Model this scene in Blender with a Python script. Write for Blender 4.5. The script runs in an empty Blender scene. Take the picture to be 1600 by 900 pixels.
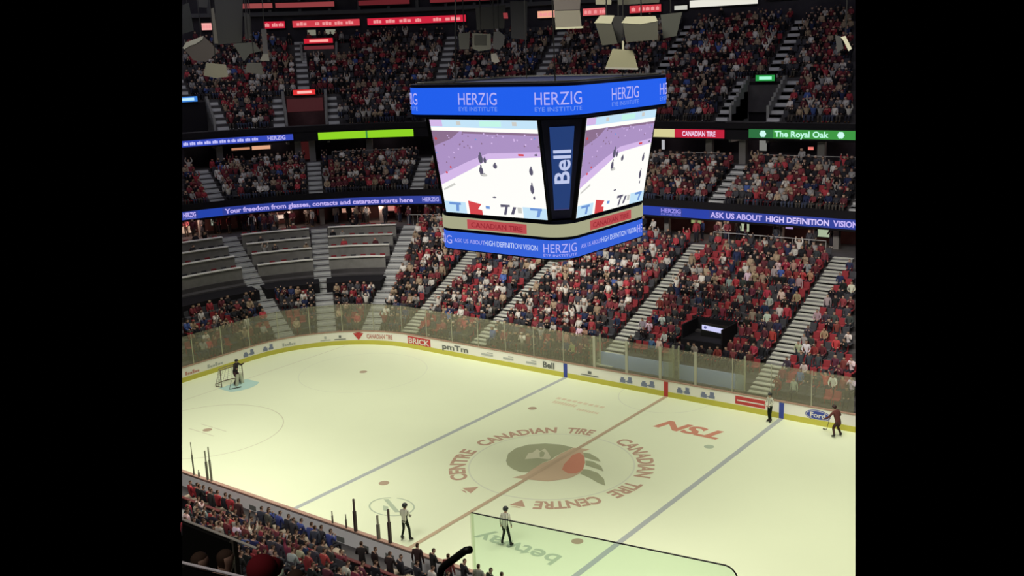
import bpy, bmesh, math, random
import numpy as np
from mathutils import Vector, Matrix

random.seed(7)
rng = np.random.default_rng(7)
SC = bpy.context.scene
COL = SC.collection

# ------------------------------------------------------------------ camera
CAM = Vector((30.111, -42.373, 21.949))
YAW, PITCH, ROLL, FOC = -0.64552366, -0.22761145, -0.03639281, 1595.6
PX0, PY0 = 810.0, 450.0
FW = Vector((math.sin(YAW) * math.cos(PITCH), math.cos(YAW) * math.cos(PITCH), math.sin(PITCH)))
_r = FW.cross(Vector((0, 0, 1))).normalized()
_u = _r.cross(FW)
CR = _r * math.cos(ROLL) + _u * math.sin(ROLL)
CU = _u * math.cos(ROLL) - _r * math.sin(ROLL)
cd = bpy.data.cameras.new('camera')
cam = bpy.data.objects.new('camera', cd)
COL.objects.link(cam)
m = Matrix((CR, CU, -FW)).transposed().to_4x4()
m.translation = CAM
cam.matrix_world = m
cd.sensor_width = 36
cd.lens = 36 * FOC / 1600
cd.shift_x = -10 / 1600
cd.clip_start = 0.1
cd.clip_end = 400
SC.camera = cam

# ------------------------------------------------------------------ world, exposure, lights
w = bpy.data.worlds.new('world')
SC.world = w
w.use_nodes = True
w.node_tree.nodes['Background'].inputs[0].default_value = (0, 0, 0, 1)
w.node_tree.nodes['Background'].inputs[1].default_value = 0
SC.view_settings.view_transform = 'Standard'
SC.view_settings.look = 'None'
SC.view_settings.exposure = 0
SC.view_settings.gamma = 1
SC.view_settings.use_curve_mapping = False


def area(name, loc, sx, sy, power, col, spread, target=None):
    l = bpy.data.lights.new(name, 'AREA')
    l.shape = 'RECTANGLE'
    l.size, l.size_y = sx, sy
    l.energy = power
    l.color = col
    l.spread = math.radians(spread)
    o = bpy.data.objects.new(name, l)
    COL.objects.link(o)
    o.location = loc
    if target is not None:
        o.rotation_euler = (Vector(target) - Vector(loc)).to_track_quat('-Z', 'Y').to_euler()
    o['kind'] = 'helper'
    return o


area('rink_floodlights', (3, 0, 31), 66, 20, 7700, (1, .97, .80), 100)
area('stand_fill_far', (-8, 26, 34), 60, 14, 1850, (.90, .87, 1), 150, (-8, 38, 12))  # unseen fill added to lift the dim far stand
area('stand_fill_end', (-46, 12, 34), 14, 40, 1500, (.90, .87, 1), 150, (-54, 18, 12))  # same kind of added fill for the end stand
area('side_fill_far', (-4, -8, 31), 56, 4, 3000, (1, .94, .86), 50, (-4, 24, 4))  # added in place of ice bounce onto the far boards
area('side_fill_near', (-4, 6, 31), 40, 4, 1250, (1, .93, .82), 45, (-4, -17, 1))  # extra unseen fill put in to brighten the near stand
area('upper_deck_fill_near', (22, -43, 29), 12, 4, 330, (1, .9, .85), 140, (24, -37, 16))  # invented light so the near deck rails do not go black
area('balcony_fill_near', (-4, -34, 33), 44, 3, 750, (1, .95, .88), 40, (-6, -15.5, 1))  # unseen fill added from the camera side for board backs and people's backs

# ------------------------------------------------------------------ helpers
RX, RY, RR = 30.48, 12.95, 8.53          # half length, half width, corner radius of the rink
CX, CY = -(RX - RR), RY - RR


def pr(p):
    d = Vector(p) - CAM
    z = d.dot(FW)
    if z < .5:
        return (-9999, -9999, z)
    return (PX0 + FOC * d.dot(CR) / z, PY0 - FOC * d.dot(CU) / z, z)


def ray(x, y):
    return (FW * FOC + CR * (x - PX0) - CU * (y - PY0)).normalized()


def on_plane(x, y, ax, v):
    d = ray(x, y)
    return CAM + d * ((v - CAM[ax]) / d[ax])


def P(t, d):
    """plan point at station t (metres along far side when < 0, degrees in corner 0..90, metres along the end after 90), offset d from the rink edge"""
    if t < 0:
        return (CX - t, RY + d)
    if t <= 90:
        a = math.radians(90 + t)
        return (CX + (RR + d) * math.cos(a), CY + (RR + d) * math.sin(a))
    return (-RX - d, CY - (t - 90))


def inward(t):
    a = -90 if t < 0 else (270 + t if t <= 90 else 0)
    return math.radians(a)


def s2t(s, d):
    L = (RR + d) * math.pi / 2
    if s < 0:
        return s
    if s <= L:
        return s / L * 90
    return 90 + s - L


def t2s(t, d):
    L = (RR + d) * math.pi / 2
    if t < 0:
        return t
    if t <= 90:
        return t / 90 * L
    return L + t - 90


def station(x, y):
    """station and offset of a plan point"""
    if x >= CX:
        return CX - x, y - RY
    if y > CY:
        return math.degrees(math.atan2(y - CY, x - CX)) - 90, math.hypot(x - CX, y - CY) - RR
    return 90 + CY - y, -x - RX


def at_offset(px, py, d):
    """where a sight line meets the upright surface at offset d: (station, height)"""
    r = ray(px, py)
    k = 20.0
    while k < 160:
        q = CAM + r * k
        if q.y > 0 or q.x < CX:
            t, e = station(q.x, q.y)
            if e > d:
                return t, q.z
        k += .02
    return None


def srgb(r, g, b):
    f = lambda c: (c / 255 / 12.92) if c / 255 <= .04045 else ((c / 255 + .055) / 1.055) ** 2.4
    return (f(r), f(g), f(b))


MATS = {}


def mat(name, col, rough=.6, spec=.3, emit=0, noise=0, scale=3, metal=0):
    if name in MATS:
        return MATS[name]
    m = bpy.data.materials.new(name)
    m.use_nodes = True
    nt = m.node_tree
    b = nt.nodes['Principled BSDF']
    b.inputs['Roughness'].default_value = rough
    b.inputs['Specular IOR Level'].default_value = spec
    b.inputs['Metallic'].default_value = metal
    if emit:
        b.inputs['Base Color'].default_value = (.02, .02, .02, 1)
        b.inputs['Emission Color'].default_value = (*col, 1)
        b.inputs['Emission Strength'].default_value = emit
    elif noise:
        tc = nt.nodes.new('ShaderNodeTexCoord')
        n = nt.nodes.new('ShaderNodeTexNoise')
        n.inputs['Scale'].default_value = scale
        n.inputs['Detail'].default_value = 4
        r = nt.nodes.new('ShaderNodeValToRGB')
        r.color_ramp.elements[0].position = .3
        r.color_ramp.elements[1].position = .7
        r.color_ramp.elements[0].color = (*[c * (1 - noise) for c in col], 1)
        r.color_ramp.elements[1].color = (*[min(1, c * (1 + noise)) for c in col], 1)
        nt.links.new(tc.outputs['Object'], n.inputs['Vector'])
        nt.links.new(n.outputs['Fac'], r.inputs['Fac'])
        nt.links.new(r.outputs['Color'], b.inputs['Base Color'])
    else:
        b.inputs['Base Color'].default_value = (*col, 1)
    MATS[name] = m
    return m


def led(name, rgb, k=1.0):
    return mat(name, srgb(*rgb), emit=k, rough=.5, spec=0)


def glass_mat(name, tint, haze, hazecol):
    m = bpy.data.materials.new(name)
    m.use_nodes = True
    nt = m.node_tree
    nt.nodes.clear()
    o = nt.nodes.new('ShaderNodeOutputMaterial')
    mx = nt.nodes.new('ShaderNodeMixShader')
    tr = nt.nodes.new('ShaderNodeBsdfTransparent')
    df = nt.nodes.new('ShaderNodeBsdfDiffuse')
    tl = nt.nodes.new('ShaderNodeBsdfTranslucent')
    ad = nt.nodes.new('ShaderNodeMixShader')
    tr.inputs[0].default_value = (*tint, 1)
    df.inputs[0].default_value = (*hazecol, 1)
    tl.inputs[0].default_value = (*hazecol, 1)
    ad.inputs[0].default_value = .5
    mx.inputs[0].default_value = haze
    nt.links.new(df.outputs[0], ad.inputs[1])
    nt.links.new(tl.outputs[0], ad.inputs[2])
    nt.links.new(tr.outputs[0], mx.inputs[1])
    nt.links.new(ad.outputs[0], mx.inputs[2])
    nt.links.new(mx.outputs[0], o.inputs[0])
    return m


def objcol_mat(name):
    m = bpy.data.materials.new(name)
    m.use_nodes = True
    nt = m.node_tree
    b = nt.nodes['Principled BSDF']
    b.inputs['Roughness'].default_value = .85
    b.inputs['Specular IOR Level'].default_value = .1
    i = nt.nodes.new('ShaderNodeObjectInfo')
    nt.links.new(i.outputs['Color'], b.inputs['Base Color'])
    return m


def attr_mat(name):
    m = bpy.data.materials.new(name)
    m.use_nodes = True
    nt = m.node_tree
    b = nt.nodes['Principled BSDF']
    b.inputs['Roughness'].default_value = .85
    b.inputs['Specular IOR Level'].default_value = .1
    i = nt.nodes.new('ShaderNodeAttribute')
    i.attribute_name = 'Col'
    nt.links.new(i.outputs['Color'], b.inputs['Base Color'])
    return m


# the model is built only for the part of the arena between these two sight lines
PXL, PXR = 284.5, 1336.5
NL = ray(PXL, 100).cross(ray(PXL, 800)).normalized()
NR = ray(PXR, 100).cross(ray(PXR, 800)).normalized()
if NL.dot(ray(200, 450)) < 0:
    NL = -NL
if NR.dot(ray(1500, 450)) < 0:
    NR = -NR


def clip_bm(bm):
    for n in (NL, NR):
        bmesh.ops.bisect_plane(bm, geom=bm.verts[:] + bm.edges[:] + bm.faces[:], dist=1e-5, plane_co=CAM, plane_no=n, clear_outer=True)


def obj(name, bm, m, parent=None, clip=False, smooth=False):
    if clip:
        clip_bm(bm)
    me = bpy.data.meshes.new(name)
    bm.to_mesh(me)
    bm.free()
    if smooth:
        for p in me.polygons:
            p.use_smooth = True
    for x in (m if isinstance(m, (list, tuple)) else [m]):
        me.materials.append(x)
    o = bpy.data.objects.new(name, me)
    COL.objects.link(o)
    if parent is not None:
        o.parent = parent
    return o


def tag(o, label, cat, group=None, kind=None):
    if label:
        o['label'] = label
    if cat:
        o['category'] = cat
    if group:
        o['group'] = group
    if kind:
        o['kind'] = kind
    return o


def thing(name, label, cat, loc=(0, 0, 0), rz=0, group=None):
    o = bpy.data.objects.new(name, None)
    COL.objects.link(o)
    o.location = loc
    o.rotation_euler = (0, 0, rz)
    o.empty_display_size = .2
    return tag(o, label, cat, group)


def struct(name, bm, m, label=None, clip=True):
    o = obj(name, bm, m, None, clip)
    return tag(o, label, None, None, 'structure')


def box(bm, x0, x1, y0, y1, z0, z1, mi=0):
    v = [bm.verts.new(p) for p in ((x0, y0, z0), (x1, y0, z0), (x1, y1, z0), (x0, y1, z0), (x0, y0, z1), (x1, y0, z1), (x1, y1, z1), (x0, y1, z1))]
    for f in ((0, 3, 2, 1), (4, 5, 6, 7), (0, 1, 5, 4), (1, 2, 6, 5), (2, 3, 7, 6), (3, 0, 4, 7)):
        bm.faces.new([v[i] for i in f]).material_index = mi
    return v


def tsamples(t0, t1, step=3.0):
    ts = {t0, t1}
    for k in range(0, int(90 / step) + 1):
        if t0 < k * step < t1:
            ts.add(k * step)
    return sorted(ts)


def band(bm, t0, t1, d0, d1, z0, z1, mi=0, step=3.0, near=False):
    """solid that follows the rink outline"""
    rings = []
    for t in tsamples(t0, t1, step):
        a, b = P(t, d0), P(t, d1)
        if near:
            a, b = (a[0], -a[1]), (b[0], -b[1])
        rings.append([bm.verts.new((*a, z0)), bm.verts.new((*b, z0)), bm.verts.new((*b, z1)), bm.verts.new((*a, z1))])
    for p, q in zip(rings, rings[1:]):
        for i in range(4):
            j = (i + 1) % 4
            bm.faces.new([p[i], p[j], q[j], q[i]]).material_index = mi
    bm.faces.new(rings[0][::-1]).material_index = mi
    bm.faces.new(rings[-1]).material_index = mi


def tube(bm, pts, r, n=8, mi=0):
    pts = [Vector(p) for p in pts]
    rings = []
    for i, p in enumerate(pts):
        d = (pts[min(i + 1, len(pts) - 1)] - pts[max(i - 1, 0)]).normalized()
        a = d.orthogonal().normalized() if i == 0 else (a - d * a.dot(d)).normalized()
        b = d.cross(a)
        rr = r[i] if isinstance(r, (list, tuple)) else r
        rings.append([bm.verts.new(p + (a * math.cos(2 * math.pi * k / n) + b * math.sin(2 * math.pi * k / n)) * rr) for k in range(n)])
    for p, q in zip(rings, rings[1:]):
        for k in range(n):
            bm.faces.new([p[k], p[(k + 1) % n], q[(k + 1) % n], q[k]]).material_index = mi
    bm.faces.new(rings[0][::-1]).material_index = mi
    bm.faces.new(rings[-1]).material_index = mi


def poly(bm, pts, mi=0):
    f = bm.faces.new([bm.verts.new(p) for p in pts])
    f.material_index = mi
    return f


_tc = {}


def text_geo(s, bold=.0, shear=0.0):
    """letters as flat polygons: (verts scaled to cap height 1, faces, width)"""
    k = (s, bold, shear)
    if k in _tc:
        return _tc[k]
    c = bpy.data.curves.new('lettering', 'FONT')
    c.body = s
    c.resolution_u = 3
    c.offset = bold
    c.shear = shear
    o = bpy.data.objects.new('lettering', c)
    COL.objects.link(o)
    me = bpy.data.meshes.new_from_object(o.evaluated_get(bpy.context.evaluated_depsgraph_get()))
    vs = [tuple(v.co) for v in me.vertices]
    fs = [tuple(p.vertices) for p in me.polygons]
    bpy.data.objects.remove(o)
    bpy.data.meshes.remove(me)
    x0 = min(v[0] for v in vs)
    x1 = max(v[0] for v in vs)
    vs = [((v[0] - x0) / .7, v[1] / .7) for v in vs]
    _tc[k] = (vs, fs, (x1 - x0) / .7)
    return _tc[k]


def add_text(bm, s, fn, h, width=None, bold=.02, mi=0, shear=0):
    """fn(u, v) -> 3D point, u along the reading direction in metres"""
    vs, fs, w0 = text_geo(s, bold, shear)
    kx = h if width is None else width / w0
    bv = [bm.verts.new(fn(v[0] * kx, v[1] * h)) for v in vs]
    for f in fs:
        try:
            bm.faces.new([bv[i] for i in f]).material_index = mi
        except ValueError:
            pass
    return w0 * kx


# ------------------------------------------------------------------ materials
ICE = mat('ice', (.80, .87, .625), .45, .25, noise=.025, scale=.12)
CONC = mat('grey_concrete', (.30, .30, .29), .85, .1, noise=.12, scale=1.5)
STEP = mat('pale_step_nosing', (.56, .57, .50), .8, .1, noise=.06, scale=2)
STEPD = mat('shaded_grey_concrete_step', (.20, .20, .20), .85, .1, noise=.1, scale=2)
CONC2 = mat('light_grey_concrete', (.44, .46, .46), .85, .1, noise=.08, scale=1.5)
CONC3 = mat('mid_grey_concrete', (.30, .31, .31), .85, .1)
RISER = mat('shade_offset_riser', (.62, .63, .62), .85, .1)  # made paler than the treads to offset shading on upright faces
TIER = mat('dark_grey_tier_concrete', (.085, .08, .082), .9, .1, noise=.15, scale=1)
DARK = mat('near_black_paint', (.014, .013, .016), .8, .15)
WALLM = mat('dark_maroon_wall', (.10, .05, .05), .85, .1, noise=.25, scale=.8)
WALLG = mat('dark_charcoal_wall', (.045, .042, .052), .85, .1, noise=.25, scale=.5)
METAL = mat('grey_metal', (.35, .35, .34), .4, .5)
BLK = mat('black_metal', (.012, .012, .012), .35, .4)
WHITEB = mat('white_board_plastic', (.90, .89, .82), .4, .4)
YEL = mat('yellow_kick_plate', (.60, .56, .09), .5, .3)
CAPR = mat('pinkish_cap_rail', (.42, .26, .20), .5, .3)
GLASS = glass_mat('plexiglass_painted_reflection', (.93, .96, .90), .20, (.82, .79, .60))  # diffuse haze stands in for ice light reflected in the panes
GLASSN = glass_mat('green_tinted_guard_glass', (.91, .975, .925), .03, (.5, .7, .5))
COBJ = objcol_mat('fabric_top')
CROWDM = attr_mat('crowd_clothing')
SKIN = mat('skin', (.52, .33, .24), .6, .3)
TROU = mat('dark_trousers', (.03, .03, .04), .85, .1)
HAIR = mat('dark_brown_hair', (.05, .03, .02), .8, .1)

# ------------------------------------------------------------------ ice and its paint
bm = bmesh.new()
pts = []
for cx_, cy_, a0 in ((RX - RR, RY - RR, 0), (-(RX - RR), RY - RR, 90), (-(RX - RR), -(RY - RR), 180), (RX - RR, -(RY - RR), 270)):
    for k in range(0, 91, 5):
        a = math.radians(a0 + k)
        pts.append((cx_ + RR * math.cos(a), cy_ + RR * math.sin(a), 0))
poly(bm, pts)
r = bmesh.ops.extrude_face_region(bm, geom=bm.faces[:])
bmesh.ops.translate(bm, vec=(0, 0, -.15), verts=[v for v in r['geom'] if isinstance(v, bmesh.types.BMVert)])
bmesh.ops.recalc_face_normals(bm, faces=bm.faces)
floor = struct('floor', bm, ICE, 'pale yellow-green ice sheet of the hockey rink')

P_BLUE = mat('paint_blue_under_ice', (.42, .46, .45), .5, .25)
P_RED = mat('paint_red_under_ice', (.52, .40, .27), .5, .25)
P_THIN = mat('paint_thin_line_under_ice', (.62, .62, .46), .5, .25)
P_FAINT = mat('paint_faint_grey_under_ice', (.70, .75, .58), .5, .25)
P_DOT = mat('paint_dot_under_ice', (.44, .34, .24), .5, .25)
P_OLIVE = mat('paint_olive_under_ice', (.40, .43, .27), .5, .25)
P_LRED = mat('paint_soft_red_under_ice', (.62, .27, .18), .5, .25)
P_TAN = mat('paint_tan_under_ice', (.60, .46, .31), .5, .25)
P_CREAM = mat('paint_cream_under_ice', (.66, .66, .47), .5, .25)
P_TEXT = mat('paint_brown_red_under_ice', (.52, .35, .25), .5, .25)
P_GREEN = mat('paint_grey_green_under_ice', (.46, .55, .40), .5, .25)
P_CREASE = mat('paint_pale_blue_under_ice', (.46, .68, .62), .5, .25)
Z1, Z2, Z3, Z4, Z5 = .004, .007, .010, .013, .016


def rect(x0, x1, y0, y1, z):
    return [(x0, y0, z), (x1, y0, z), (x1, y1, z), (x0, y1, z)]


def paint(name, build, m, label=None):
    bm = bmesh.new()
    build(bm)
    o = obj(name, bm, m, floor, True)
    if label:
        o['label'] = label
    return o


paint('painted_line', lambda b: poly(b, rect(-7.92, -7.62, -RY, RY, Z1)), P_BLUE, 'grey-blue line across the ice')
paint('painted_line', lambda b: poly(b, rect(7.62, 7.92, -RY, RY, Z1)), P_BLUE, 'grey-blue line across the ice')
paint('painted_line', lambda b: poly(b, rect(-.12, .12, -RY, RY, Z5)), P_RED, 'brownish red centre line')
paint('painted_line', lambda b: poly(b, rect(-27.16, -27.10, -11.5, 11.5, Z1)), P_THIN)


def arc(bm, cx_, cy_, r0, r1, a0, a1, z, n=64, mi=0):
    for k in range(n):
        a, b = math.radians(a0 + (a1 - a0) * k / n), math.radians(a0 + (a1 - a0) * (k + 1) / n)
        poly(bm, [(cx_ + r0 * math.cos(a), cy_ + r0 * math.sin(a), z), (cx_ + r1 * math.cos(a), cy_ + r1 * math.sin(a), z),
                  (cx_ + r1 * math.cos(b), cy_ + r1 * math.sin(b), z), (cx_ + r0 * math.cos(b), cy_ + r0 * math.sin(b), z)], mi)


def disc(bm, cx_, cy_, r, z):
    poly(bm, [(cx_ + r * math.cos(2 * math.pi * k / 28), cy_ + r * math.sin(2 * math.pi * k / 28), z) for k in range(28)])


paint('painted_circle', lambda b: arc(b, 0, 0, 4.45, 4.54, 0, 360, Z1, 96), P_FAINT)
paint('painted_circle', lambda b: arc(b, -21.03, -6.71, 4.54, 4.60, 0, 360, Z1, 96), P_THIN)
paint('painted_circle', lambda b: arc(b, -21.03, 6.71, 4.54, 4.58, 0, 360, Z1, 96), P_FAINT)
paint('painted_circle', lambda b: arc(b, 0, RY, 3.02, 3.08, 180, 360, Z1, 48), P_FAINT)
for x, y in ((-6.1, 6.71), (-6.1, -6.71), (6.1, 6.71), (6.1, -6.71), (-21.03, 6.71), (-21.03, -6.71)):
    paint('painted_dot', lambda b: disc(b, x, y, .28, Z2), P_GREEN if (x, y) == (6.1, 6.71) else P_DOT)
for sy in (-1, 1):
    def hash_(b, sy=sy):
        for sx in (-1, 1):
            x, y = -21.03 + sx * .65, -6.71 + sy * .45
            poly(b, rect(x - .6, x + .6, y - .03, y + .03, Z1))
    paint('painted_line', hash_, P_THIN)


def crease(b):
    pts = [(-27.13, -1.22, Z2)]
    a0 = math.asin(1.22 / 1.83)
    for k in range(13):
        a = -a0 + 2 * a0 * k / 12
        pts.append((-27.13 + 1.83 * math.cos(a), 1.83 * math.sin(a), Z2))
    pts.append((-27.13, 1.22, Z2))
    poly(b, pts)


paint('goal_crease', crease, P_CREASE, 'pale turquoise goal crease')


# lettering round the centre circle, tops outwards, reading clockwise
def ring_text(b, s, a_start, a_end, r0=4.72, h=.84):
    vs, fs, w0 = text_geo(s, .035)
    rm = r0 + h / 2
    total = abs(a_start - a_end)
    for_deg = total / w0

    def fn(u, v):
        a = math.radians(a_start - u * for_deg)
        return ((r0 + v) * math.cos(a), (r0 + v) * math.sin(a), Z2)
    bv = [b.verts.new(fn(q[0], q[1] * h)) for q in vs]
    for f in fs:
        b.faces.new([bv[i] for i in f])


def tri(b, deg):
    a = math.radians(deg)
    er, et = Vector((math.cos(a), math.sin(a), 0)), Vector((-math.sin(a), math.cos(a), 0))
    c = er * 5.1 + Vector((0, 0, Z2))
    poly(b, [c - er * .42, c + er * .32 + et * .42, c + er * .32 - et * .42])
    poly(b, [c + er * .50 + et * .30, c + er * .38, c + er * .50 - et * .30])


def letters_a(b):
    ring_text(b, 'CENTRE', 236, 188)
    ring_text(b, 'CANADIAN', 178, 121)
    ring_text(b, 'TIRE', 114, 96)
    tri(b, 251)


def letters_b(b):
    ring_text(b, 'CANADIAN', 75, 12)
    ring_text(b, 'TIRE', 3, -19)
    ring_text(b, 'CENTRE', -27, -65)
    tri(b, 286.5)


paint('painted_lettering', letters_a, P_TEXT, 'brownish red words and triangle round the centre circle')
paint('painted_lettering', letters_b, P_TEXT, 'brownish red words and triangle round the centre circle')


def flat_text(b, s, cx_, cy_, wd, h, z, rot=180, shear=0, bold=.03):
    c, sn = math.cos(math.radians(rot)), math.sin(math.radians(rot))

    def fn(u, v):
        x, y = u - wd / 2, v - h / 2
        return (cx_ + x * c - y * sn, cy_ + x * sn + y * c, z)
    add_text(b, s, fn, h, wd, bold, shear=shear)


paint('painted_lettering', lambda b: flat_text(b, 'TSN', 3.95, 8.52, 4.15, 1.25, Z2, 180, .25, .04), P_LRED, 'soft red lettering upside down near the far boards')
paint('painted_lettering', lambda b: flat_text(b, 'betway', 4.05, -8.75, 4.6, .95, Z2, 180, 0, .02), P_GREEN, 'grey-green lettering upside down behind the guard glass')


def faded(b):
    for (x0, x1, y, hh) in ((-5.9, -2.2, 9.15, .32), (-5.7, -3.9, 8.45, .42), (-3.6, -2.0, 8.05, .30)):
        n = 9
        for k in range(n):
            xa = x0 + (x1 - x0) * k / n
            poly(b, rect(xa, xa + (x1 - x0) / n * .72, y - hh / 2, y + hh / 2, Z2))


paint('painted_lettering', faded, mat('paint_faded_orange_under_ice', (.74, .66, .45), .5, .25), 'faded orange lines of lettering near the far boards')


def oval_logo(b):
    for k in range(48):
        a, c = 2 * math.pi * k / 48, 2 * math.pi * (k + 1) / 48
        if 14 < k < 17:
            continue
        e = lambda q, r: (-3.75 + 1.28 * r * math.cos(q), -8.6 + .98 * r * math.sin(q), Z2)
        poly(b, [e(a, .93), e(a, 1.0), e(c, 1.0), e(c, .93)])
    poly(b, [(-4.7, -8.2, Z2), (-4.5, -8.05, Z2), (-2.95, -8.85, Z2), (-3.15, -9.0, Z2)])
    poly(b, [(-4.2, -8.75, Z2), (-3.9, -8.7, Z2), (-3.5, -9.1, Z2), (-3.8, -9.15, Z2)])


paint('painted_logo', oval_logo, P_GREEN, 'grey-green oval logo outline near the benches')


def ip(x, y, z):
    q = on_plane(x, y, 2, 0.0)
    return (q.x, q.y, z)


def shape(pts, z):
    return lambda b: poly(b, [ip(x, y, z) for x, y in pts])


# crest at centre ice: helmeted head in profile (outline measured off the ice, metres)
CR_ = lambda L: [(690 + x / 4.571, 650 + y / 4.571) for x, y in L]
emb = [
    ([(460, 320), (475, 270), (530, 230), (620, 205), (740, 197), (850, 205), (940, 225), (900, 245), (860, 262), (810, 290), (780, 312), (720, 335), (660, 375), (620, 402), (560, 400), (510, 380), (470, 350)], P_OLIVE, Z2),
    ([(505, 440), (560, 428), (600, 418), (650, 380), (720, 338), (790, 312), (850, 270), (940, 228), (1000, 232), (1060, 238), (1010, 256), (1020, 290), (1025, 335), (1010, 385), (985, 412), (930, 440), (880, 452), (760, 468), (620, 455)], P_TAN, Z3),
    ([(860, 385), (875, 345), (905, 315), (935, 280), (985, 262), (1018, 288), (1024, 335), (1008, 385), (960, 412), (905, 412)], P_LRED, Z4),
    ([(595, 310), (618, 268), (650, 262), (682, 235), (704, 252), (737, 232), (762, 262), (782, 300), (768, 312), (690, 302)], P_CREAM, Z3),
    ([(700, 262), (716, 250), (738, 262), (728, 292), (702, 296)], P_OLIVE, Z4),
    ([(1012, 262), (1060, 268), (1118, 302), (1137, 328), (1085, 316), (1022, 296)], P_OLIVE, Z2),
    ([(1026, 318), (1080, 325), (1140, 358), (1157, 398), (1115, 380), (1028, 352)], P_OLIVE, Z2),
    ([(988, 412), (1014, 380), (1050, 384), (1112, 405), (1160, 450), (1169, 498), (1120, 480), (1060, 444)], P_OLIVE, Z2),
]
for pts_, m_, z_ in emb:
    paint('painted_crest', shape(CR_(pts_), z_), m_)

# ------------------------------------------------------------------ dasher boards
T_MIN, T_END = -40.0, 110.0
boards = thing('dasher_boards', 'white hockey rink boards with yellow kick strip and printed advertisements', 'rink boards')
bm = bmesh.new(); band(bm, T_MIN, T_END, 0, .12, .34, 1.04); obj('board_panel', bm, WHITEB, boards, True)
bm = bmesh.new(); band(bm, T_MIN, T_END, -.015, .12, 0, .35); obj('kick_strip', bm, YEL, boards, True)['label'] = 'yellow kick strip'
bm = bmesh.new(); band(bm, T_MIN, T_END, -.03, .16, 1.04, 1.10); obj('cap_rail', bm, CAPR, boards, True)['label'] = 'pinkish brown cap rail'


def board_pt(px, py, d=-.004):
    return at_offset(px, py, d)


def along(t0, d, z0):
    """text mapping: reading direction runs towards smaller station"""
    s0 = t2s(t0, d)

    def fn(u, v):
        return (*P(s2t(s0 - u, d), d), z0 + v)
    return fn


def board_text(s, px0, px1, y, z0, h, m, label, name='advertisement', extra=None):
    t0, _ = at_offset(px0, y, -.02)
    t1, _ = at_offset(px1, y, -.02)
    wd = t2s(t0, -.02) - t2s(t1, -.02)
    bm = bmesh.new()
    if extra == 'block':
        band(bm, t1, t0, -.012, .0, z0 - .12, z0 + h + .12, 1)
        add_text(bm, s, along(s2t(t2s(t0, -.02) - wd * .05, -.02), -.02, z0), h, wd * .9, .02, 0)
    elif extra == 'oval':
        sm = (t2s(t0, 0) + t2s(t1, 0)) / 2
        for sc, dd, mi in ((1, -.010, 1), (.93, -.014, 0), (.88, -.018, 1)):
            f = [bm.verts.new((*P(s2t(sm + wd / 2 * sc * math.cos(a * math.pi / 16), dd), dd), z0 + h / 2 + (h * .62) * (sc - (1 - sc)) * math.sin(a * math.pi / 16))) for a in range(32)]
            bm.faces.new(f).material_index = mi
        add_text(bm, s, along(s2t(t2s(t0, -.02) - wd * .2, -.02), -.024, z0 + h * .25), h * .55, wd * .6, .02, 0)
    else:
        add_text(bm, s, along(t0, -.02, z0), h, wd, .03, 0)
    o = obj(name, bm, m, boards, True)
    o['label'] = label
    return o


A_GREY = mat('grey_print', (.16, .17, .16), .6)
A_LGREY = mat('pale_grey_print', (.48, .50, .48), .6)
A_BLUE = mat('grey_blue_print', (.22, .25, .38), .6)
A_RED = mat('red_print', (.55, .06, .06), .6)
A_PINK = mat('faded_red_print', (.60, .30, .25), .6)
A_WHITE = mat('white_print', (.80, .78, .72), .6)
A_NAVY = mat('blue_print', (.05, .08, .38), .6)
board_text('CANADIAN TIRE', 573, 613, 526, .50, .34, A_PINK, 'faded red lettering on the boards')
bm = bmesh.new()
t0, _ = at_offset(560, 525, -.02)
s0 = t2s(t0, -.02)
for tri_ in ([(-.42, .92), (.42, .92), (0, .36)], [(-.30, .98), (.30, .98), (0, .90)]):
    poly(bm, [(*P(s2t(s0 - u, -.02), -.02), v) for u, v in tri_])
obj('advertisement', bm, A_RED, boards, True)['label'] = 'red triangle on the boards'
board_text('BRICK', 637, 672, 531, .42, .42, [A_WHITE, A_RED], 'red block with pale letters on the boards', extra='block')
board_text('pmTm', 691, 731, 541, .46, .40, A_GREY, 'dark grey lettering on the boards')
board_text('Bell', 848, 866, 567, .46, .42, A_GREY, 'dark grey Bell lettering on the boards')
for x0, x1, y in ((752, 770, 549), (786, 802, 555), (822, 838, 561)):
    bm = bmesh.new()
    t0, _ = at_offset(x0, y, -.02); t1, _ = at_offset(x1, y, -.02)
    band(bm, t1, t0, -.02, -.01, .52, .66); band(bm, t1, (t0 + t1) / 2, -.02, -.01, .74, .80)
    obj('advertisement', bm, A_LGREY, boards, True)['label'] = 'pale grey bars printed on the boards'
for x0, x1, y in ((380, 398, 550), (411, 428, 545), (969, 989, 592), (1002, 1024, 599), (1058, 1079, 609), (1095, 1118, 614)):
    bm = bmesh.new()
    t0, _ = at_offset(x0, y, -.02); t1, _ = at_offset(x1, y, -.02)
    sa, sb = t2s(t0, 0), t2s(t1, 0)
    L = sa - sb
    for u0, u1, v0, v1 in ((0, .40, .42, .66), (.06, .3, .66, .78), (.55, .95, .45, .62), (.62, .9, .62, .86), (.40, .55, .50, .56)):
        band(bm, s2t(sa - u1 * L, 0), s2t(sa - u0 * L, 0), -.02, -.01, v0, v1)
    obj('advertisement', bm, A_BLUE, boards, True)['label'] = 'pair of small grey-blue logos on the boards'
for x0, x1, y in ((500, 516, 525), (522, 540, 524), (908, 935, 583)):
    bm = bmesh.new()
    t0, _ = at_offset(x0, y, -.02); t1, _ = at_offset(x1, y, -.02)
    band(bm, t1, t0, -.02, -.01, .44, .50); band(bm, t1 * .6 + t0 * .4, t1 * .4 + t0 * .6, -.02, -.01, .58, .78)
    obj('advertisement', bm, A_LGREY if x0 < 520 else A_GREY, boards, True)['label'] = 'small grey mark printed on the boards'
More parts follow.
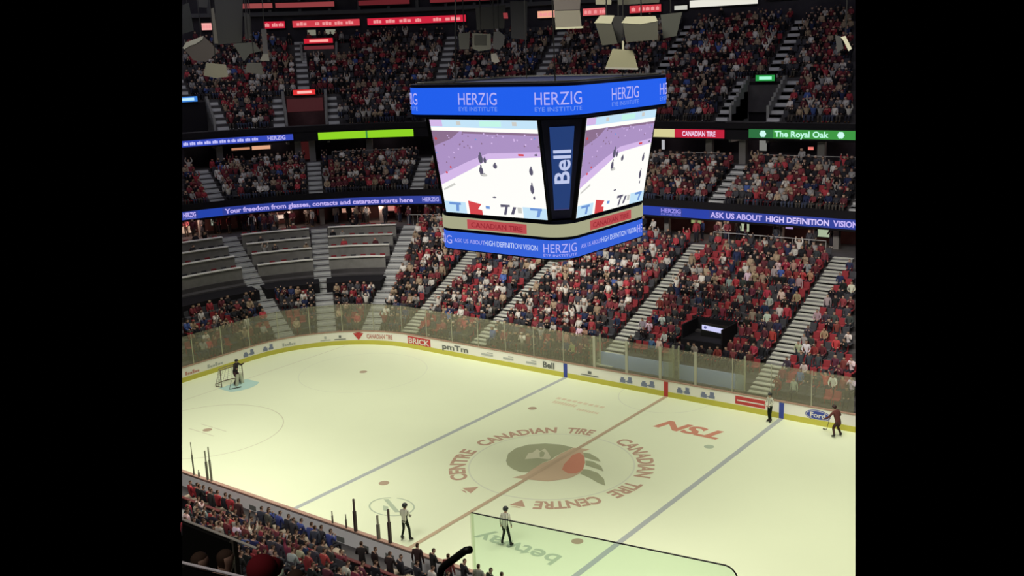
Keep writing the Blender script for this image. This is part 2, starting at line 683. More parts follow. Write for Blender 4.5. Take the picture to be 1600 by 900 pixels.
for x0, x1, y, m_ in ((289, 312, 579, A_PINK), (324, 349, 570, A_LGREY), (441, 462, 535, A_LGREY)):
    bm = bmesh.new()
    t0, _ = at_offset(x0, y, -.02); t1, _ = at_offset(x1, y, -.02)
    sa, L = t2s(t0, 0), t2s(t0, 0) - t2s(t1, 0)
    for k in range(6):
        band(bm, s2t(sa - (k + .8) / 6 * L, 0), s2t(sa - k / 6 * L, 0), -.02, -.01, .46, .60 + .12 * (k % 3 == 0))
    obj('advertisement', bm, m_, boards, True)['label'] = 'line of small print on the boards'
bm = bmesh.new()
t0, _ = at_offset(1149, 622, -.02); t1, _ = at_offset(1196, 630, -.02)
sa, L = t2s(t0, 0), t2s(t0, 0) - t2s(t1, 0)
band(bm, t1, t0, -.012, .0, .42, .92, 1)
band(bm, s2t(sa - .95 * L, 0), s2t(sa - .05 * L, 0), -.02, -.01, .62, .70, 0)
obj('advertisement', bm, [A_WHITE, A_RED], boards, True)['label'] = 'red block with a white stripe on the boards'
board_text('Ford', 1258, 1298, 645, .36, .52, [A_WHITE, A_NAVY], 'blue oval with pale script on the boards', extra='oval')
for x, w_, m_ in ((-7.77, .30, A_NAVY), (0, .30, A_RED), (7.77, .30, A_NAVY)):
    bm = bmesh.new()
    band(bm, CX - x - w_ / 2, CX - x + w_ / 2, -.022, -.002, .02, 1.0)
    obj('board_stripe', bm, m_, boards, True)['label'] = 'upright %s stripe on the boards' % ('red' if x == 0 else 'blue')

# near side boards
nb = thing('dasher_boards', 'rink boards in front of the benches, white inside, with brown cap rail', 'rink boards')
bm = bmesh.new(); box(bm, -30, 16, -RY - .12, -RY, .0, 1.04); obj('board_panel', bm, mat('bright_white_board', (.92, .92, .92), .5), nb, True)
bm = bmesh.new(); box(bm, -30, 16, -RY - .18, -RY + .03, 1.04, 1.10); obj('cap_rail', bm, CAPR, nb, True)
bm = bmesh.new()
for k in range(20):
    x = -20 + k * 1.55
    box(bm, x, x + .5, -RY - .135, -RY - .12, .3, .55)
obj('advertisement', bm, A_GREY, nb, True)['label'] = 'small dark marks along the white inner face'

# ------------------------------------------------------------------ glass along the boards
POST = mat('pale_glass_post', (.45, .45, .35), .4, .4)
edges = []
s = t2s(T_END, .06)
SMIN = -34.0
n_ = int((s - SMIN) / 2.42)
stops = [SMIN + (s - SMIN) * k / n_ for k in range(n_ + 1)]


def where(t):
    if t > 92: return 'behind the goal'
    if t > 60: return 'at the bend beside the goal'
    if t > 0: return 'along the bend of the rink'
    x = CX - t
    if x < -7.8: return 'before the first blue line'
    if x < 0: return 'between the blue line and the red line'
    if x < 7.8: return 'between the red line and the second blue line'
    return 'past the second blue line'


cnt = {}
ORD = ['first', 'second', 'third', 'fourth', 'fifth', 'sixth', 'seventh', 'eighth', 'ninth', 'tenth', 'eleventh', 'twelfth', 'thirteenth',
       'fourteenth', 'fifteenth', 'sixteenth', 'seventeenth', 'eighteenth', 'nineteenth', 'twentieth', '21st', '22nd', '23rd', '24th', '25th', '26th', '27th', '28th', '29th', '30th',
       '31st', '32nd', '33rd', '34th', '35th', '36th', '37th', '38th', '39th', '40th']
for a, b in reversed(list(zip(stops, stops[1:]))):
    ta, tb = s2t(a, .06), s2t(b, .06)
    tm = s2t((a + b) / 2, .06)
    c = P(tm, .06)
    q = pr((*c, 2))
    if not (PXL - 25 < q[0] < PXR + 25):
        continue
    wv = where(tm)
    cnt[wv] = cnt.get(wv, 0) + 1
    bm = bmesh.new()
    band(bm, ta, tb, .05, .065, 1.10, 3.25)
    g = obj('rink_glass', bm, GLASS, None, True)
    tag(g, 'hazy glass %s, %s from the left' % (wv, ORD[cnt[wv] - 1]), 'glass panel', 'glass panels round the rink')
    bm = bmesh.new()
    p = P(tb, .07)
    wide = .09 if tm > 96 or ( -27.5 < tm < -17) else .018
    box(bm, p[0] - wide, p[0] + wide, p[1] - .03, p[1] + .03, 1.10, 3.27)
    if len(bm.verts):
        po = obj('post', bm, POST, g, True)

# penalty boxes behind the far boards
t_pb = [(-6.2, .0), (.2, 6.0)]
for k, (xa, xb) in enumerate([(-5.9, -.3), (.1, 4.7)]):
    pb = thing('penalty_box', 'penalty box with pale blue back wall behind the far boards, %s of the red line' % ('this side' if k == 0 else 'right'), 'penalty box', ((xa + xb) / 2, RY + .9, 0))
    pb['label'] = ['glass-walled penalty box with pale blue back wall between the blue line and red line', 'glass-walled penalty box with pale blue back wall just past the red line'][k]
    hx = (xb - xa) / 2
    bm = bmesh.new(); box(bm, -hx, hx, .62, .70, .3, 1.75); obj('back_wall', bm, mat('pale_blue_panel', (.36, .46, .74), .5), pb)
    bm = bmesh.new(); box(bm, -hx + .2, hx - .2, .25, .6, .55, .62)
    for kx in (-.8, 0, .8): box(bm, kx * hx - .04, kx * hx + .04, .3, .5, .15, .55)
    obj('bench', bm, mat('bench_wood', (.4, .33, .25), .6), pb)
    for sx in (-1, 1):
        bm = bmesh.new(); box(bm, sx * hx - .01, sx * hx + .01, -.7, .62, .2, 2.9); obj('side_glass', bm, GLASS, pb)
        bm = bmesh.new(); box(bm, sx * hx - .05, sx * hx + .05, .60, .70, .2, 3.0); obj('post', bm, POST, pb)
    bm = bmesh.new(); box(bm, -hx, hx, -.75, .7, .12, .2); obj('platform', bm, CONC, pb)

# ------------------------------------------------------------------ bowl profiles
zl = lambda d: .6 + .41 * (d - 1.3)
z2 = lambda d: 9.3 + .47 * (d - 18)
z3 = lambda d: 15.2 + .7 * (d - 24)
AISLES = [-27.65, -16.35, -5.45, 8.5, 28.0, 48.0, 67.0]          # lower bowl and club level
AISLES3 = [-27.4, -16.2, -5.1, 11.7, 27.5, 48.6, 66.5]           # upper level
LROWS = [(1.3 + .82 * k, 1.3 + .82 * (k + 1)) for k in range(18)]
CROWS = [(18.2 + .8 * k, 18.2 + .8 * (k + 1)) for k in range(7)]
UROWS = [(24.2 + .8 * k, 24.2 + .8 * (k + 1)) for k in range(15)]
T_B, T_E = -42.0, 115.0

# concourse slab beneath everything and corner areas
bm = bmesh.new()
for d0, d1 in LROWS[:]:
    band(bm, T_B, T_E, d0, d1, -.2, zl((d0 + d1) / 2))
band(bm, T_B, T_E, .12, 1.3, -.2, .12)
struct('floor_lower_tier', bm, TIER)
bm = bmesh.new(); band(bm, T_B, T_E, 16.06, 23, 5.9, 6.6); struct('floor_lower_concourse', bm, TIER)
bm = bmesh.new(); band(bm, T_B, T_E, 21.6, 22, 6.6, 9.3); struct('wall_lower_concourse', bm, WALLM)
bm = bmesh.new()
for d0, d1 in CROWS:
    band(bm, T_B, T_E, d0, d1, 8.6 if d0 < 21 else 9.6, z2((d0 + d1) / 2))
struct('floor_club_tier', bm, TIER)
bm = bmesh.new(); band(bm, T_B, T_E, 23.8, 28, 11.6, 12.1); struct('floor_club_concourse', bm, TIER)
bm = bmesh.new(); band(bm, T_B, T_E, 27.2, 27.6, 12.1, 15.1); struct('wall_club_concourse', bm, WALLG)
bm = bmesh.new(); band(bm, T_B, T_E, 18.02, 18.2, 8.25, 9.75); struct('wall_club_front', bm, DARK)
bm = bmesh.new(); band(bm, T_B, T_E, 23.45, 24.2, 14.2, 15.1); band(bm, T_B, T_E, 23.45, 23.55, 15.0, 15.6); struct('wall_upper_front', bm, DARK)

VOMS = [(-16.2, 24.9, 28.6, 1.55), (48.6, 24.9, 28.2, 1.9), (66.5, 24.9, 28.0, 1.7), (46.0, 33.0, 35.0, 1.7)]   # station, offsets, half width


def vom_range(v):
    t, d0, d1, hw = v
    dm = (d0 + d1) / 2
    s_ = t2s(t, dm)
    return s2t(s_ - hw, dm), s2t(s_ + hw, dm)


def split(t0, t1, holes):
    segs = [(t0, t1)]
    for h0, h1 in holes:
        out = []
        for a, b in segs:
            if h1 <= a or h0 >= b:
                out.append((a, b))
            else:
                if a < h0: out.append((a, h0))
                if b > h1: out.append((h1, b))
        segs = out
    return segs


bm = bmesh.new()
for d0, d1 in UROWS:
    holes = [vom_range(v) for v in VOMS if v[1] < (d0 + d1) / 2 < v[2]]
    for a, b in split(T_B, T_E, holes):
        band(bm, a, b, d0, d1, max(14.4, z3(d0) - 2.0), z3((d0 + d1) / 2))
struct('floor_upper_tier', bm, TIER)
bm = bmesh.new(); band(bm, T_B, T_E, 36.6, 37.2, 22, 30); struct('wall_upper_back', bm, WALLG)
bm = bmesh.new(); band(bm, T_B, T_E, 35.9, 36.6, 26.5, 26.9)
for t in range(-40, 110, 4):
    band(bm, t, t + .4, 36.0, 36.6, 26.9, 30)
struct('wall_press_level', bm, mat('dim_grey_beam', (.09, .09, .10), .8))
bm = bmesh.new(); box(bm, -80, 34, -30, 60, 36, 36.3); struct('ceiling', bm, DARK)

# stairs in the aisles
SIDE = {}


def aisle(name, t, rows, zf, width, label, near=False, m=(STEP, STEPD), shift=0):
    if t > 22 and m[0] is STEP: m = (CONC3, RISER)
    root = thing(name, label, 'stairs')
    a, b = bmesh.new(), bmesh.new()
    for d0, d1 in rows:
        for h in range(2):
            e0 = d0 + (d1 - d0) * h / 2
            e1 = d0 + (d1 - d0) * (h + 1) / 2
            dm = (e0 + e1) / 2
            s_ = t2s(t, dm) + shift
            ta, tb = s2t(s_ - width / 2, dm), s2t(s_ + width / 2, dm)
            zt = zf((e0 + e1) / 2) + .16
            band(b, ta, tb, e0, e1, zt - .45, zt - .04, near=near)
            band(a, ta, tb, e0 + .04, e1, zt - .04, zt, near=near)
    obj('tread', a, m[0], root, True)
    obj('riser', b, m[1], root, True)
    return root


NM = ['behind the skater by the blue oval sign', 'beside the dark camera bay', 'running down under the scoreboard corner', 'just left of the hanging scoreboard foot',
      'at the right edge of the counter seating', 'down the middle of the counter seating', 'through the counter seating at the rink end']
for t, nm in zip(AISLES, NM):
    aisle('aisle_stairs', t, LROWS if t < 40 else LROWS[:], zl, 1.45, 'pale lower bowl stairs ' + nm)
CN = ['near the end of the high definition lettering', 'above the blue lettered ribbon, right of the scoreboard', 'hidden behind the scoreboard screen', 'behind the scoreboard, left screen',
      'just left of the scoreboard', 'above the freedom lettering, in line with the red door', 'near the left edge above the blue ribbon']
for t, nm in zip(AISLES, CN):
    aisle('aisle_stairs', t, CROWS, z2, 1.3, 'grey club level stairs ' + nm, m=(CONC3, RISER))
UN = ['near the right edge', 'above the green lit sign', 'just right of the scoreboard top', 'above the middle of the scoreboard', 'above the scoreboard, left part', 'above the red lit sign', 'near the blue lit sign']
for t, nm in zip(AISLES3, UN):
    v = [q for q in VOMS if q[0] == t]
    rows = [q for q in UROWS if not v or q[0] >= v[0][2] - .3]
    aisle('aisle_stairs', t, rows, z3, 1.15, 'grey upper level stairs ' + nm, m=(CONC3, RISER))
    if v:
        low = [q for q in UROWS if q[0] < v[0][2] - .3]
        for sg, side in ((-1, 'right'), (1, 'left')):
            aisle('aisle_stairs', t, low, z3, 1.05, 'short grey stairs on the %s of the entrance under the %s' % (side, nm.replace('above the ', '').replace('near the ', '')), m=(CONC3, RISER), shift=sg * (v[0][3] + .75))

SG = [('green', (170, 250, 215), (40, 150, 70)), ('red', (255, 190, 180), (220, 50, 50)), ('blue', (190, 235, 255), (60, 130, 220)), ('red', (255, 170, 160), (205, 30, 50))]
VN = ['green', 'lower red', 'blue', 'upper red']
for v, (cn, ci, co), vn in zip(VOMS, SG, VN):
    t, d0, d1, hw = v
    ta, tb = vom_range(v)
    root = thing('vomitory', 'dark tunnel entrance with grey side walls under the %s lit sign' % vn, 'entrance')
    ds = (tb - ta) * .07
    bm = bmesh.new()
    zt = z3(d1) + .25
    for a_, b_ in ((ta - ds, ta), (tb, tb + ds)):
        bm = bmesh.new()
        for k in range(8):
            e0 = d0 + (d1 - d0) * k / 8; e1 = d0 + (d1 - d0) * (k + 1) / 8
            band(bm, a_, b_, e0, e1, z3(d0) - 2, z3(e1) + .75)
        obj('side_wall', bm, CONC, root, True)
    bm = bmesh.new(); band(bm, ta, tb, d1 - .2, d1, z3(d0) - 1.4, zt); obj('back_wall', bm, WALLM if 'red' in vn else DARK, root, True)
    bm = bmesh.new(); band(bm, ta, tb, d0 - .3, d1, z3(d0) - 1.5, z3(d0) - 1.35); obj('floor_slab', bm, CONC, root, True)
    sg = thing('lit_sign', '%s lit sign over the tunnel entrance%s' % (cn, {'lower red': ' in the corner, just above the entrance stairs', 'upper red': ' in the corner, under the back wall', 'green': ' right of the scoreboard', 'blue': ' at the left edge'}[vn]), 'sign')
    zz = zt + .02 - (0 if vn != 'upper red' else -.3)
    wfac = .95 if vn != 'upper red' else 1.5
    tc_, th = (ta + tb) / 2, (tb - ta) / 2
    bm = bmesh.new(); band(bm, tc_ - th * wfac * .62, tc_ + th * wfac * .62, d1 - .45, d1 - .25, zz, zz + .62); obj('housing', bm, BLK, sg, True)
    bm = bmesh.new(); band(bm, tc_ - th * wfac * .58, tc_ + th * wfac * .58, d1 - .48, d1 - .45, zz + .06, zz + .56); obj('lit_face', bm, led('sign_' + vn.replace(' ', '_'), co), sg, True)
    if 'red' in vn:
        bm = bmesh.new(); band(bm, tc_ - th * .9, tc_ + th * .9, d1 - .24, d1 - .21, zz - (.75 if 'upper' in vn else 1.6), zz - (.2 if 'upper' in vn else .3)); obj('lower_lit_band', bm, led('sign_dim_' + vn.replace(' ', '_'), ((105, 40, 45) if 'upper' in vn else (62, 28, 30))), sg, True)
    bm = bmesh.new(); band(bm, tc_ - th * wfac * .40, tc_ + th * wfac * .36, d1 - .50, d1 - .48, zz + .18, zz + .44); obj('lettering', bm, led('sign_text_' + vn.replace(' ', '_'), ci), sg, True)

# ------------------------------------------------------------------ LED ribbon boards
def ribbon(px0, y0, px1, y1, d, za, zb, rgb, label, texts=(), open_left=False, open_right=False, k=1.0, cells=()):
    ta = at_offset(px0, y0, d)[0]
    tb = at_offset(px1, y1, d)[0]
    root = thing('led_ribbon', label, 'led ribbon')
    bm = bmesh.new(); band(bm, tb, ta, d, d + .18, za - .12, zb + .12); obj('housing', bm, DARK, root, True)
    bm = bmesh.new(); band(bm, tb, ta, d - .02, d, za, zb); obj('screen', bm, led('led_%d_%d_%d' % rgb, rgb, k), root, True)
    for (c0, c1, yy, crgb) in cells:
        u0 = at_offset(c0, yy, d - .03)[0]; u1 = at_offset(c1, yy, d - .03)[0]
        bm = bmesh.new(); band(bm, u1, u0, d - .035, d - .02, za, zb); obj('screen_field', bm, led('led_%d_%d_%d' % crgb, crgb, k), root, True)
    for (s_, c0, c1, yy, crgb, v0, v1) in texts:
        u0 = at_offset(c0, yy, d - .04)[0]; u1 = at_offset(c1, yy, d - .04)[0]
        wd = t2s(u0, d) - t2s(u1, d)
        bm = bmesh.new()
        h = (zb - za) * (v1 - v0)
        add_text(bm, s_, along(u0, d - .05, za + (zb - za) * v0), h, wd, .03)
        obj('lettering', bm, led('led_%d_%d_%d' % crgb, crgb, k), root, True)
    return root


B1, TX = (46, 62, 150), (196, 180, 245)
ribbon(270, 338, 692, 312, 18.0, 8.42, 9.15, B1, 'blue lettered light ribbon curving round the rink end, left of the scoreboard',
       [('HERZIG', 286, 306, 336, TX, .3, .85), ('EYE INSTITUTE', 286, 306, 338, (130, 140, 225), .08, .2),
        ('Your freedom from glasses, contacts and cataracts starts here', 350, 645, 318, TX, .22, .78),
        ('HERZIG', 660, 686, 312, (170, 165, 235), .3, .8)], cells=[(309, 348, 334, (34, 66, 170))])
ribbon(1000, 329, 1350, 350, 18.0, 8.42, 9.15, B1, 'blue lettered light ribbon along the far stand, right of the scoreboard',
       [('HERZIG', 1033, 1064, 331, (150, 140, 230), .4, .85), ('EYE INSTITUTE', 1033, 1064, 334, (130, 130, 225), .12, .28),
        ('ASK US ABOUT', 1110, 1191, 338, TX, .22, .80), ('HIGH DEFINITION', 1197, 1296, 343, (215, 200, 252), .22, .80), ('VISION', 1302, 1341, 348, TX, .22, .80)],
       cells=[(1003, 1031, 330, (34, 60, 165)), (1066, 1108, 334, (34, 60, 165))])
ribbon(270, 224, 458, 214, 23.3, 14.38, 14.95, (52, 72, 185), 'short blue lettered ribbon on the upper front in the left corner',
       [('HERZIG', 418, 446, 215, (190, 185, 245), .2, .85)])
ua_, ub_ = at_offset(286, 221, 23.2)[0], at_offset(404, 216, 23.2)[0]
bm = bmesh.new(); q_ = 0.0; rr_ = random.Random(5)
while q_ < .95:
    w_ = rr_.uniform(.03, .09)
    for j_ in range(3):
        band(bm, ua_ - (q_ + w_ * (j_ + .85) / 3) * (ua_ - ub_), ua_ - (q_ + w_ * j_ / 3) * (ua_ - ub_), 23.22, 23.26, 14.52, 14.76 + .05 * (j_ % 2))
    q_ += w_ + .02
obj('lettering', bm, led('led_190_190_250', (190, 190, 250)), [o for o in COL.objects if o.name.startswith('led_ribbon')][2], True)
rb = ribbon(497, 212, 646, 208, 23.3, 14.25, 14.95, (143, 211, 34), 'plain lime green light ribbon left of the scoreboard')
bm = bmesh.new(); u = at_offset(573, 210, 23.3)[0]; band(bm, u - .15, u + .15, 23.24, 23.3, 14.25, 14.95); obj('divider', bm, led('led_div', (60, 140, 70)), rb, True)
ribbon(1012, 207, 1132, 208, 23.3, 14.3, 15.0, (190, 30, 58), 'cream and red light ribbon just right of the scoreboard',
       [('CANADIAN TIRE', 1066, 1118, 208, (240, 205, 235), .2, .8)], cells=[(1012, 1054, 207, (214, 206, 150))])
rb = ribbon(1170, 210, 1350, 210, 23.3, 14.4, 15.1, (60, 150, 66), 'green light ribbon reading The Royal Oak',
       [('The Royal Oak', 1210, 1295, 211, (190, 250, 225), .2, .85)], cells=[(1170, 1208, 210, (42, 110, 62))])
for px in (1192, 1314):
    bm = bmesh.new(); u = at_offset(px, 211, 23.25)[0]
    for a in range(6):
        s_ = t2s(u, 23.2)
        an = a * math.pi / 3
        cu, cv = .14 * math.cos(an), 14.75 + .14 * math.sin(an)
        poly(bm, [(*P(s2t(s_ + cu + .15 * math.cos(q * math.pi / 4), 23.2), 23.24), cv + .15 * math.sin(q * math.pi / 4)) for q in range(8)])
    obj('leaf_emblem', bm, led('led_emblem', (205, 250, 240)), rb, True)
# red ribbons on the back wall
PK = (238, 150, 150)
for i, (x0, x1, y, txt, rgb, lab) in enumerate([
    (315, 331, 41, '', (245, 170, 165), 'tiny pink light ribbon at the left edge behind the grey hanging panel'),
    (412, 445, 39, 'TIRE', (196, 30, 55), 'short red light ribbon right of the grey hanging panel'),
    (457, 562, 37, 'Thanks for being here', (205, 60, 72), 'pinkish red lettered ribbon over the upper red sign'),
    (574, 728, 31, 'Go Sens Go ', (205, 35, 60), 'long red light ribbon high on the back wall'),
    (840, 867, 21, '', (235, 170, 140), 'small peach light ribbon left of the beige speaker stack'),
    (911, 946, 16, '', (215, 95, 100), 'small pink light ribbon right of the beige speaker stack'),
    (984, 1033, 13, '', (200, 60, 70), 'small red light ribbon above the beige speaker boxes'),
]):
    rb = ribbon(x0, y, x1, y, 36.3, 25.25, 25.95, rgb, lab)
    bm = bmesh.new()
    ua, ub = at_offset(x0, y, 36.2)[0], at_offset(x1, y, 36.2)[0]
    L = ua - ub
    q = 0.06
    rr_ = random.Random(i)
    while q < .93:
        w_ = rr_.uniform(.06, .16) if L > 3 else rr_.uniform(.2, .3)
        for j in range(3):
            band(bm, ua - (q + w_ * (j + .8) / 3) * L, ua - (q + w_ * j / 3) * L, 36.22, 36.26, 25.42, 25.72 + .06 * (j % 2))
        q += w_ + (.04 if rr_.random() < .8 else .12)
    obj('lettering', bm, led('led_pink', PK), rb, True)
for x0, x1, y, rgb, lab in ((378, 425, 3, (150, 70, 70), 'dim red ribbon at the top edge over the hanging panel'), (430, 522, 5, (140, 60, 62), 'dim red ribbon at the top edge over the red lettering'),
                            (560, 640, 5, (95, 30, 35), 'very dim red ribbon at the top edge'), (672, 780, 2, (110, 35, 40), 'dim red ribbon at the top edge left of the beige stack')):
    ribbon(x0, y, x1, y, 35.8, 27.3, 27.8, rgb, lab)
ribbon(1078, 6, 1184, 5, 36.3, 25.45, 26.1, (232, 230, 218), 'white lit advertisement board high on the back wall',)
ribbon(1054, 9, 1074, 9, 36.3, 25.3, 25.7, (200, 200, 190), 'small pale lit board left of the white advertisement board')
ribbon(1196, 2, 1246, 2, 36.3, 25.75, 26.0, (232, 170, 150), 'thin pinkish light ribbon at the top edge right of the white board')

# lit fittings and doors in the concourses
def wall_panel(px0, py0, px1, py1, d, rgb, label, k=1.0, name='menu_screen', cat='screen'):
    ta, za = at_offset(px0, py1, d)
    tb, zb = at_offset(px1, py0, d)
    root = thing(name, label, cat)
    bm = bmesh.new(); band(bm, min(ta, tb), max(ta, tb), d, d + .12, za, zb); obj('casing', bm, BLK, root, True)
    e = abs(tb - ta) * .06
    bm = bmesh.new(); band(bm, min(ta, tb) + e, max(ta, tb) - e, d - .02, d, za + .04, zb - .04); obj('lit_face', bm, led('lit_%d_%d_%d' % rgb, rgb, k), root, True)


for a in [(398, 339, 420, 347, 21.4, (235, 200, 190), 'warm lit counter screen under the first words of the ribbon'),
          (429, 334, 453, 343, 21.4, (235, 205, 185), 'warm lit counter screen under the word glasses'),
          (533, 324, 558, 333, 21.4, (190, 140, 120), 'dim warm screen under the word and'),
          (605, 320, 628, 330, 21.4, (200, 130, 120), 'dim reddish screen under the word starts'),
          (284, 352, 300, 366, 21.4, (200, 165, 140), 'warm lit screen at the left edge under the ribbon'),
          (330, 341, 337, 353, 21.4, (150, 155, 140), 'narrow pale lit post screen near the left edge'),
          (1079, 341, 1099, 349, 21.4, (140, 150, 100), 'yellow-green lit screen right of the scoreboard'),
          (1150, 349, 1172, 361, 21.4, (170, 180, 150), 'pale green lit screen under the word about'),
          (1275, 357, 1300, 370, 21.4, (165, 180, 150), 'pale green lit screen under the word definition'),
          (1227, 351, 1240, 358, 21.4, (160, 140, 190), 'small lilac lit screen under the word high'),
          (360, 229, 392, 236, 27, (190, 130, 100), 'warm lit strip of club level lamps at the left corner'),
          (392, 226, 424, 235, 27, (225, 165, 130), 'bright warm lit strip of club level lamps at the left corner'),
          (1186, 219, 1199, 236, 27, (120, 120, 115), 'tall grey lit panel under the leaf of the green ribbon'),
          (1262, 229, 1272, 235, 27, (230, 120, 110), 'small red lamp under the green ribbon'),
          (1034, 218, 1039, 234, 27, (180, 180, 185), 'narrow white lit panel right of the scoreboard screen'),
          (574, 220, 582, 234, 27, (90, 85, 90), 'dim lit panel under the lime ribbon'),
          (470, 220, 488, 252, 26.9, (52, 18, 18), 'dim red lit door between blue and lime ribbons'),
          (480, 46, 494, 56, 36.2, (120, 120, 105), 'small grey lit clock panel above the upper red sign'),
          (508, 45, 525, 55, 36.2, (125, 125, 110), 'second small grey lit clock panel above the upper red sign')]:
    wall_panel(*a)
bm = bmesh.new()
colm = mat('grey_pillar', (.22, .21, .20), .7)
for px, y in ((330, 348), (410, 345), (417, 345), (500, 340)):
    pass
for k, px in enumerate((312, 416, 504, 598, 1045, 1128, 1222, 1310)):
    t, _ = at_offset(px, 345, 19.6)
    bm = bmesh.new(); band(bm, s2t(t2s(t, 19) - .22, 19), s2t(t2s(t, 19) + .22, 19), 19.2, 19.6, 6.6, 8.9)
    tag(obj('wall_column', bm, colm, None, True), None, None, None, 'structure')
for k, px in enumerate((342, 466, 488, 578, 1110, 1162, 1285)):
    t, _ = at_offset(px, 235, 24.6)
    bm = bmesh.new(); band(bm, s2t(t2s(t, 24) - .3, 24), s2t(t2s(t, 24) + .3, 24), 24.3, 24.7, 12.1, 14.4)
    tag(obj('wall_column', bm, colm, None, True), None, None, None, 'structure')

for k, t in enumerate((-24, -16, -8, 0, 18, 36, 54, 72, 88)):
    for d, z, pw, cl in ((19.0, 8.1, 110 if t > 20 else 40, (1, .62, .48)), (25.6, 13.8, 10, (1, .75, .68))):
        x, y = P(t, d)
        l = bpy.data.lights.new('concourse_lamp', 'POINT'); l.energy = pw; l.color = cl; l.shadow_soft_size = .25
        o = bpy.data.objects.new('concourse_lamp', l); COL.objects.link(o); o.location = (x, y, z); o['kind'] = 'helper'

# railings along tier fronts and concourse
RAILM = mat('pale_rail', (.45, .44, .42), .4, .4)
for (px0, px1, y, d, z, lab) in ((1070, 1130, 256, 23.9, 13.0, 'thin pale handrail behind the top club row right of the scoreboard'), (1180, 1336, 256, 23.9, 13.0, 'thin pale handrail behind the top club row under the green ribbon'),
                                 (520, 640, 252, 23.9, 13.0, 'thin pale handrail behind the top club row under the lime ribbon'),
                                 (1115, 1290, 400, 16.6, 7.7, 'thin pale drink rail at the top of the lower bowl'), (640, 690, 370, 16.6, 7.6, 'thin pale drink rail at the top of the lower bowl left of the scoreboard')):
    ta, tb = at_offset(px0, y, d)[0], at_offset(px1, y, d)[0]
    n = 14
    ss = [t2s(ta, d) + (t2s(tb, d) - t2s(ta, d)) * k / n for k in range(n + 1)]
    pp = [(*P(s2t(q, d), d), z) for q in ss]
    root = thing('handrail', lab, 'handrail')
    bm = bmesh.new(); tube(bm, pp, .035, 6); obj('rail', bm, RAILM, root, True)
    for q in pp[::2]:
        bm = bmesh.new(); tube(bm, [(q[0], q[1], z - 1.05), q], .025, 6)
        obj('post', bm, RAILM, root, True)

# ------------------------------------------------------------------ counter seating in the corner
CT = mat('white_counter_top', (.88, .87, .80), .5, .3)
CFR = mat('grey_counter_front', (.26, .255, .24), .7, .2, noise=.1, scale=2)
CROWC = [9.75, 11.45, 13.0, 14.5]
CSEC = [(30.6, 46.0, 'between the middle and right stairs'), (50.2, 65.0, 'between the left and middle stairs'), (69.3, 100, 'at the left edge')]
for a, b, nm in CSEC:
    for k, d in enumerate(CROWC):
        z = zl(d)
        root = thing('counter', '%s white-topped grey counter %s' % (['lowest', 'second', 'third', 'topmost'][k], nm), 'counter', group='long counters in the corner stand')
        bm = bmesh.new(); band(bm, a, b, d - .25, d + .18, z + 1.02, z + 1.09, step=1.5); obj('counter_top', bm, CT, root, True)
        bm = bmesh.new(); band(bm, a, b, d - .12, d - .04, z - .3, z + 1.02, step=1.5); obj('front_panel', bm, CFR, root, True)
    # black cloth deck between counters and the first rows
    bm = bmesh.new()
    band(bm, a - 1, b + 1, 6.3, 9.3, zl(6.2), zl(8.2) + .25)
    o = struct('floor_black_deck', bm, DARK)

# dark camera bay with a lit sign in the far stand
bay = thing('camera_bay', 'black camera bay let into the far seats above the penalty boxes', 'camera bay')
bm = bmesh.new(); box(bm, -1.2, 1.8, RY + 4.3, RY + 4.4, .9, 2.65); obj('front_wall', bm, DARK, bay)
bm = bmesh.new(); box(bm, -1.2, -1.1, RY + 4.4, RY + 6.7, 1.5, 3.6); obj('side_wall', bm, DARK, bay)
bm = bmesh.new(); box(bm, 1.7, 1.8, RY + 4.4, RY + 6.7, 1.5, 3.6); obj('side_wall', bm, DARK, bay)
bm = bmesh.new(); box(bm, -1.2, 1.8, RY + 6.6, RY + 6.7, 1.5, 3.6); obj('back_wall', bm, DARK, bay)
bm = bmesh.new(); box(bm, -1.1, 1.7, RY + 4.4, RY + 6.6, 1.2, 2.66); obj('deck', bm, DARK, bay)
q0, q1 = on_plane(1097, 507, 1, RY + 5.5), on_plane(1136, 520, 1, RY + 5.5)
sg = thing('lit_sign', 'bluish white lit sign in the black camera bay above the penalty boxes', 'sign')
bm = bmesh.new(); box(bm, q0.x - .1, q1.x + .1, RY + 5.5, RY + 5.65, min(2.66, q1.z - .25), q0.z + .1); obj('housing', bm, BLK, sg)
bm = bmesh.new()
poly(bm, [(q0.x, RY + 5.48, q1.z), (q1.x - .18, RY + 5.48, q1.z - .12), (q1.x, RY + 5.48, q0.z - .1), (q0.x, RY + 5.48, q0.z)])
obj('lit_face', bm, led('led_baysign', (205, 205, 245)), sg)
bm = bmesh.new()
poly(bm, [(q0.x + .25 + .11 * math.cos(a * math.pi / 4), RY + 5.47, (q0.z + q1.z) / 2 + .11 * math.sin(a * math.pi / 4)) for a in range(8)])
obj('emblem', bm, led('led_baymark', (90, 95, 150)), sg)

# ------------------------------------------------------------------ scoreboard
SB = thing('scoreboard', 'large four-sided scoreboard hanging over centre ice with blue bands and bright screens', 'scoreboard', (0, 0, 12.4))
SH = mat('dark_navy_housing', (.006, .008, .026), .8, .1)
BG = (30, 94, 236)


def ring_pts(a, r, n=8):
    out = []
    for cx_, cy_, a0 in ((1, -1, -90), (1, 1, 0), (-1, 1, 90), (-1, -1, 180)):
        for k in range(n + 1):
            an = math.radians(a0 + 90 * k / n)
            out.append(((a - r) * cx_ + r * math.cos(an), (a - r) * cy_ + r * math.sin(an)))
    return out


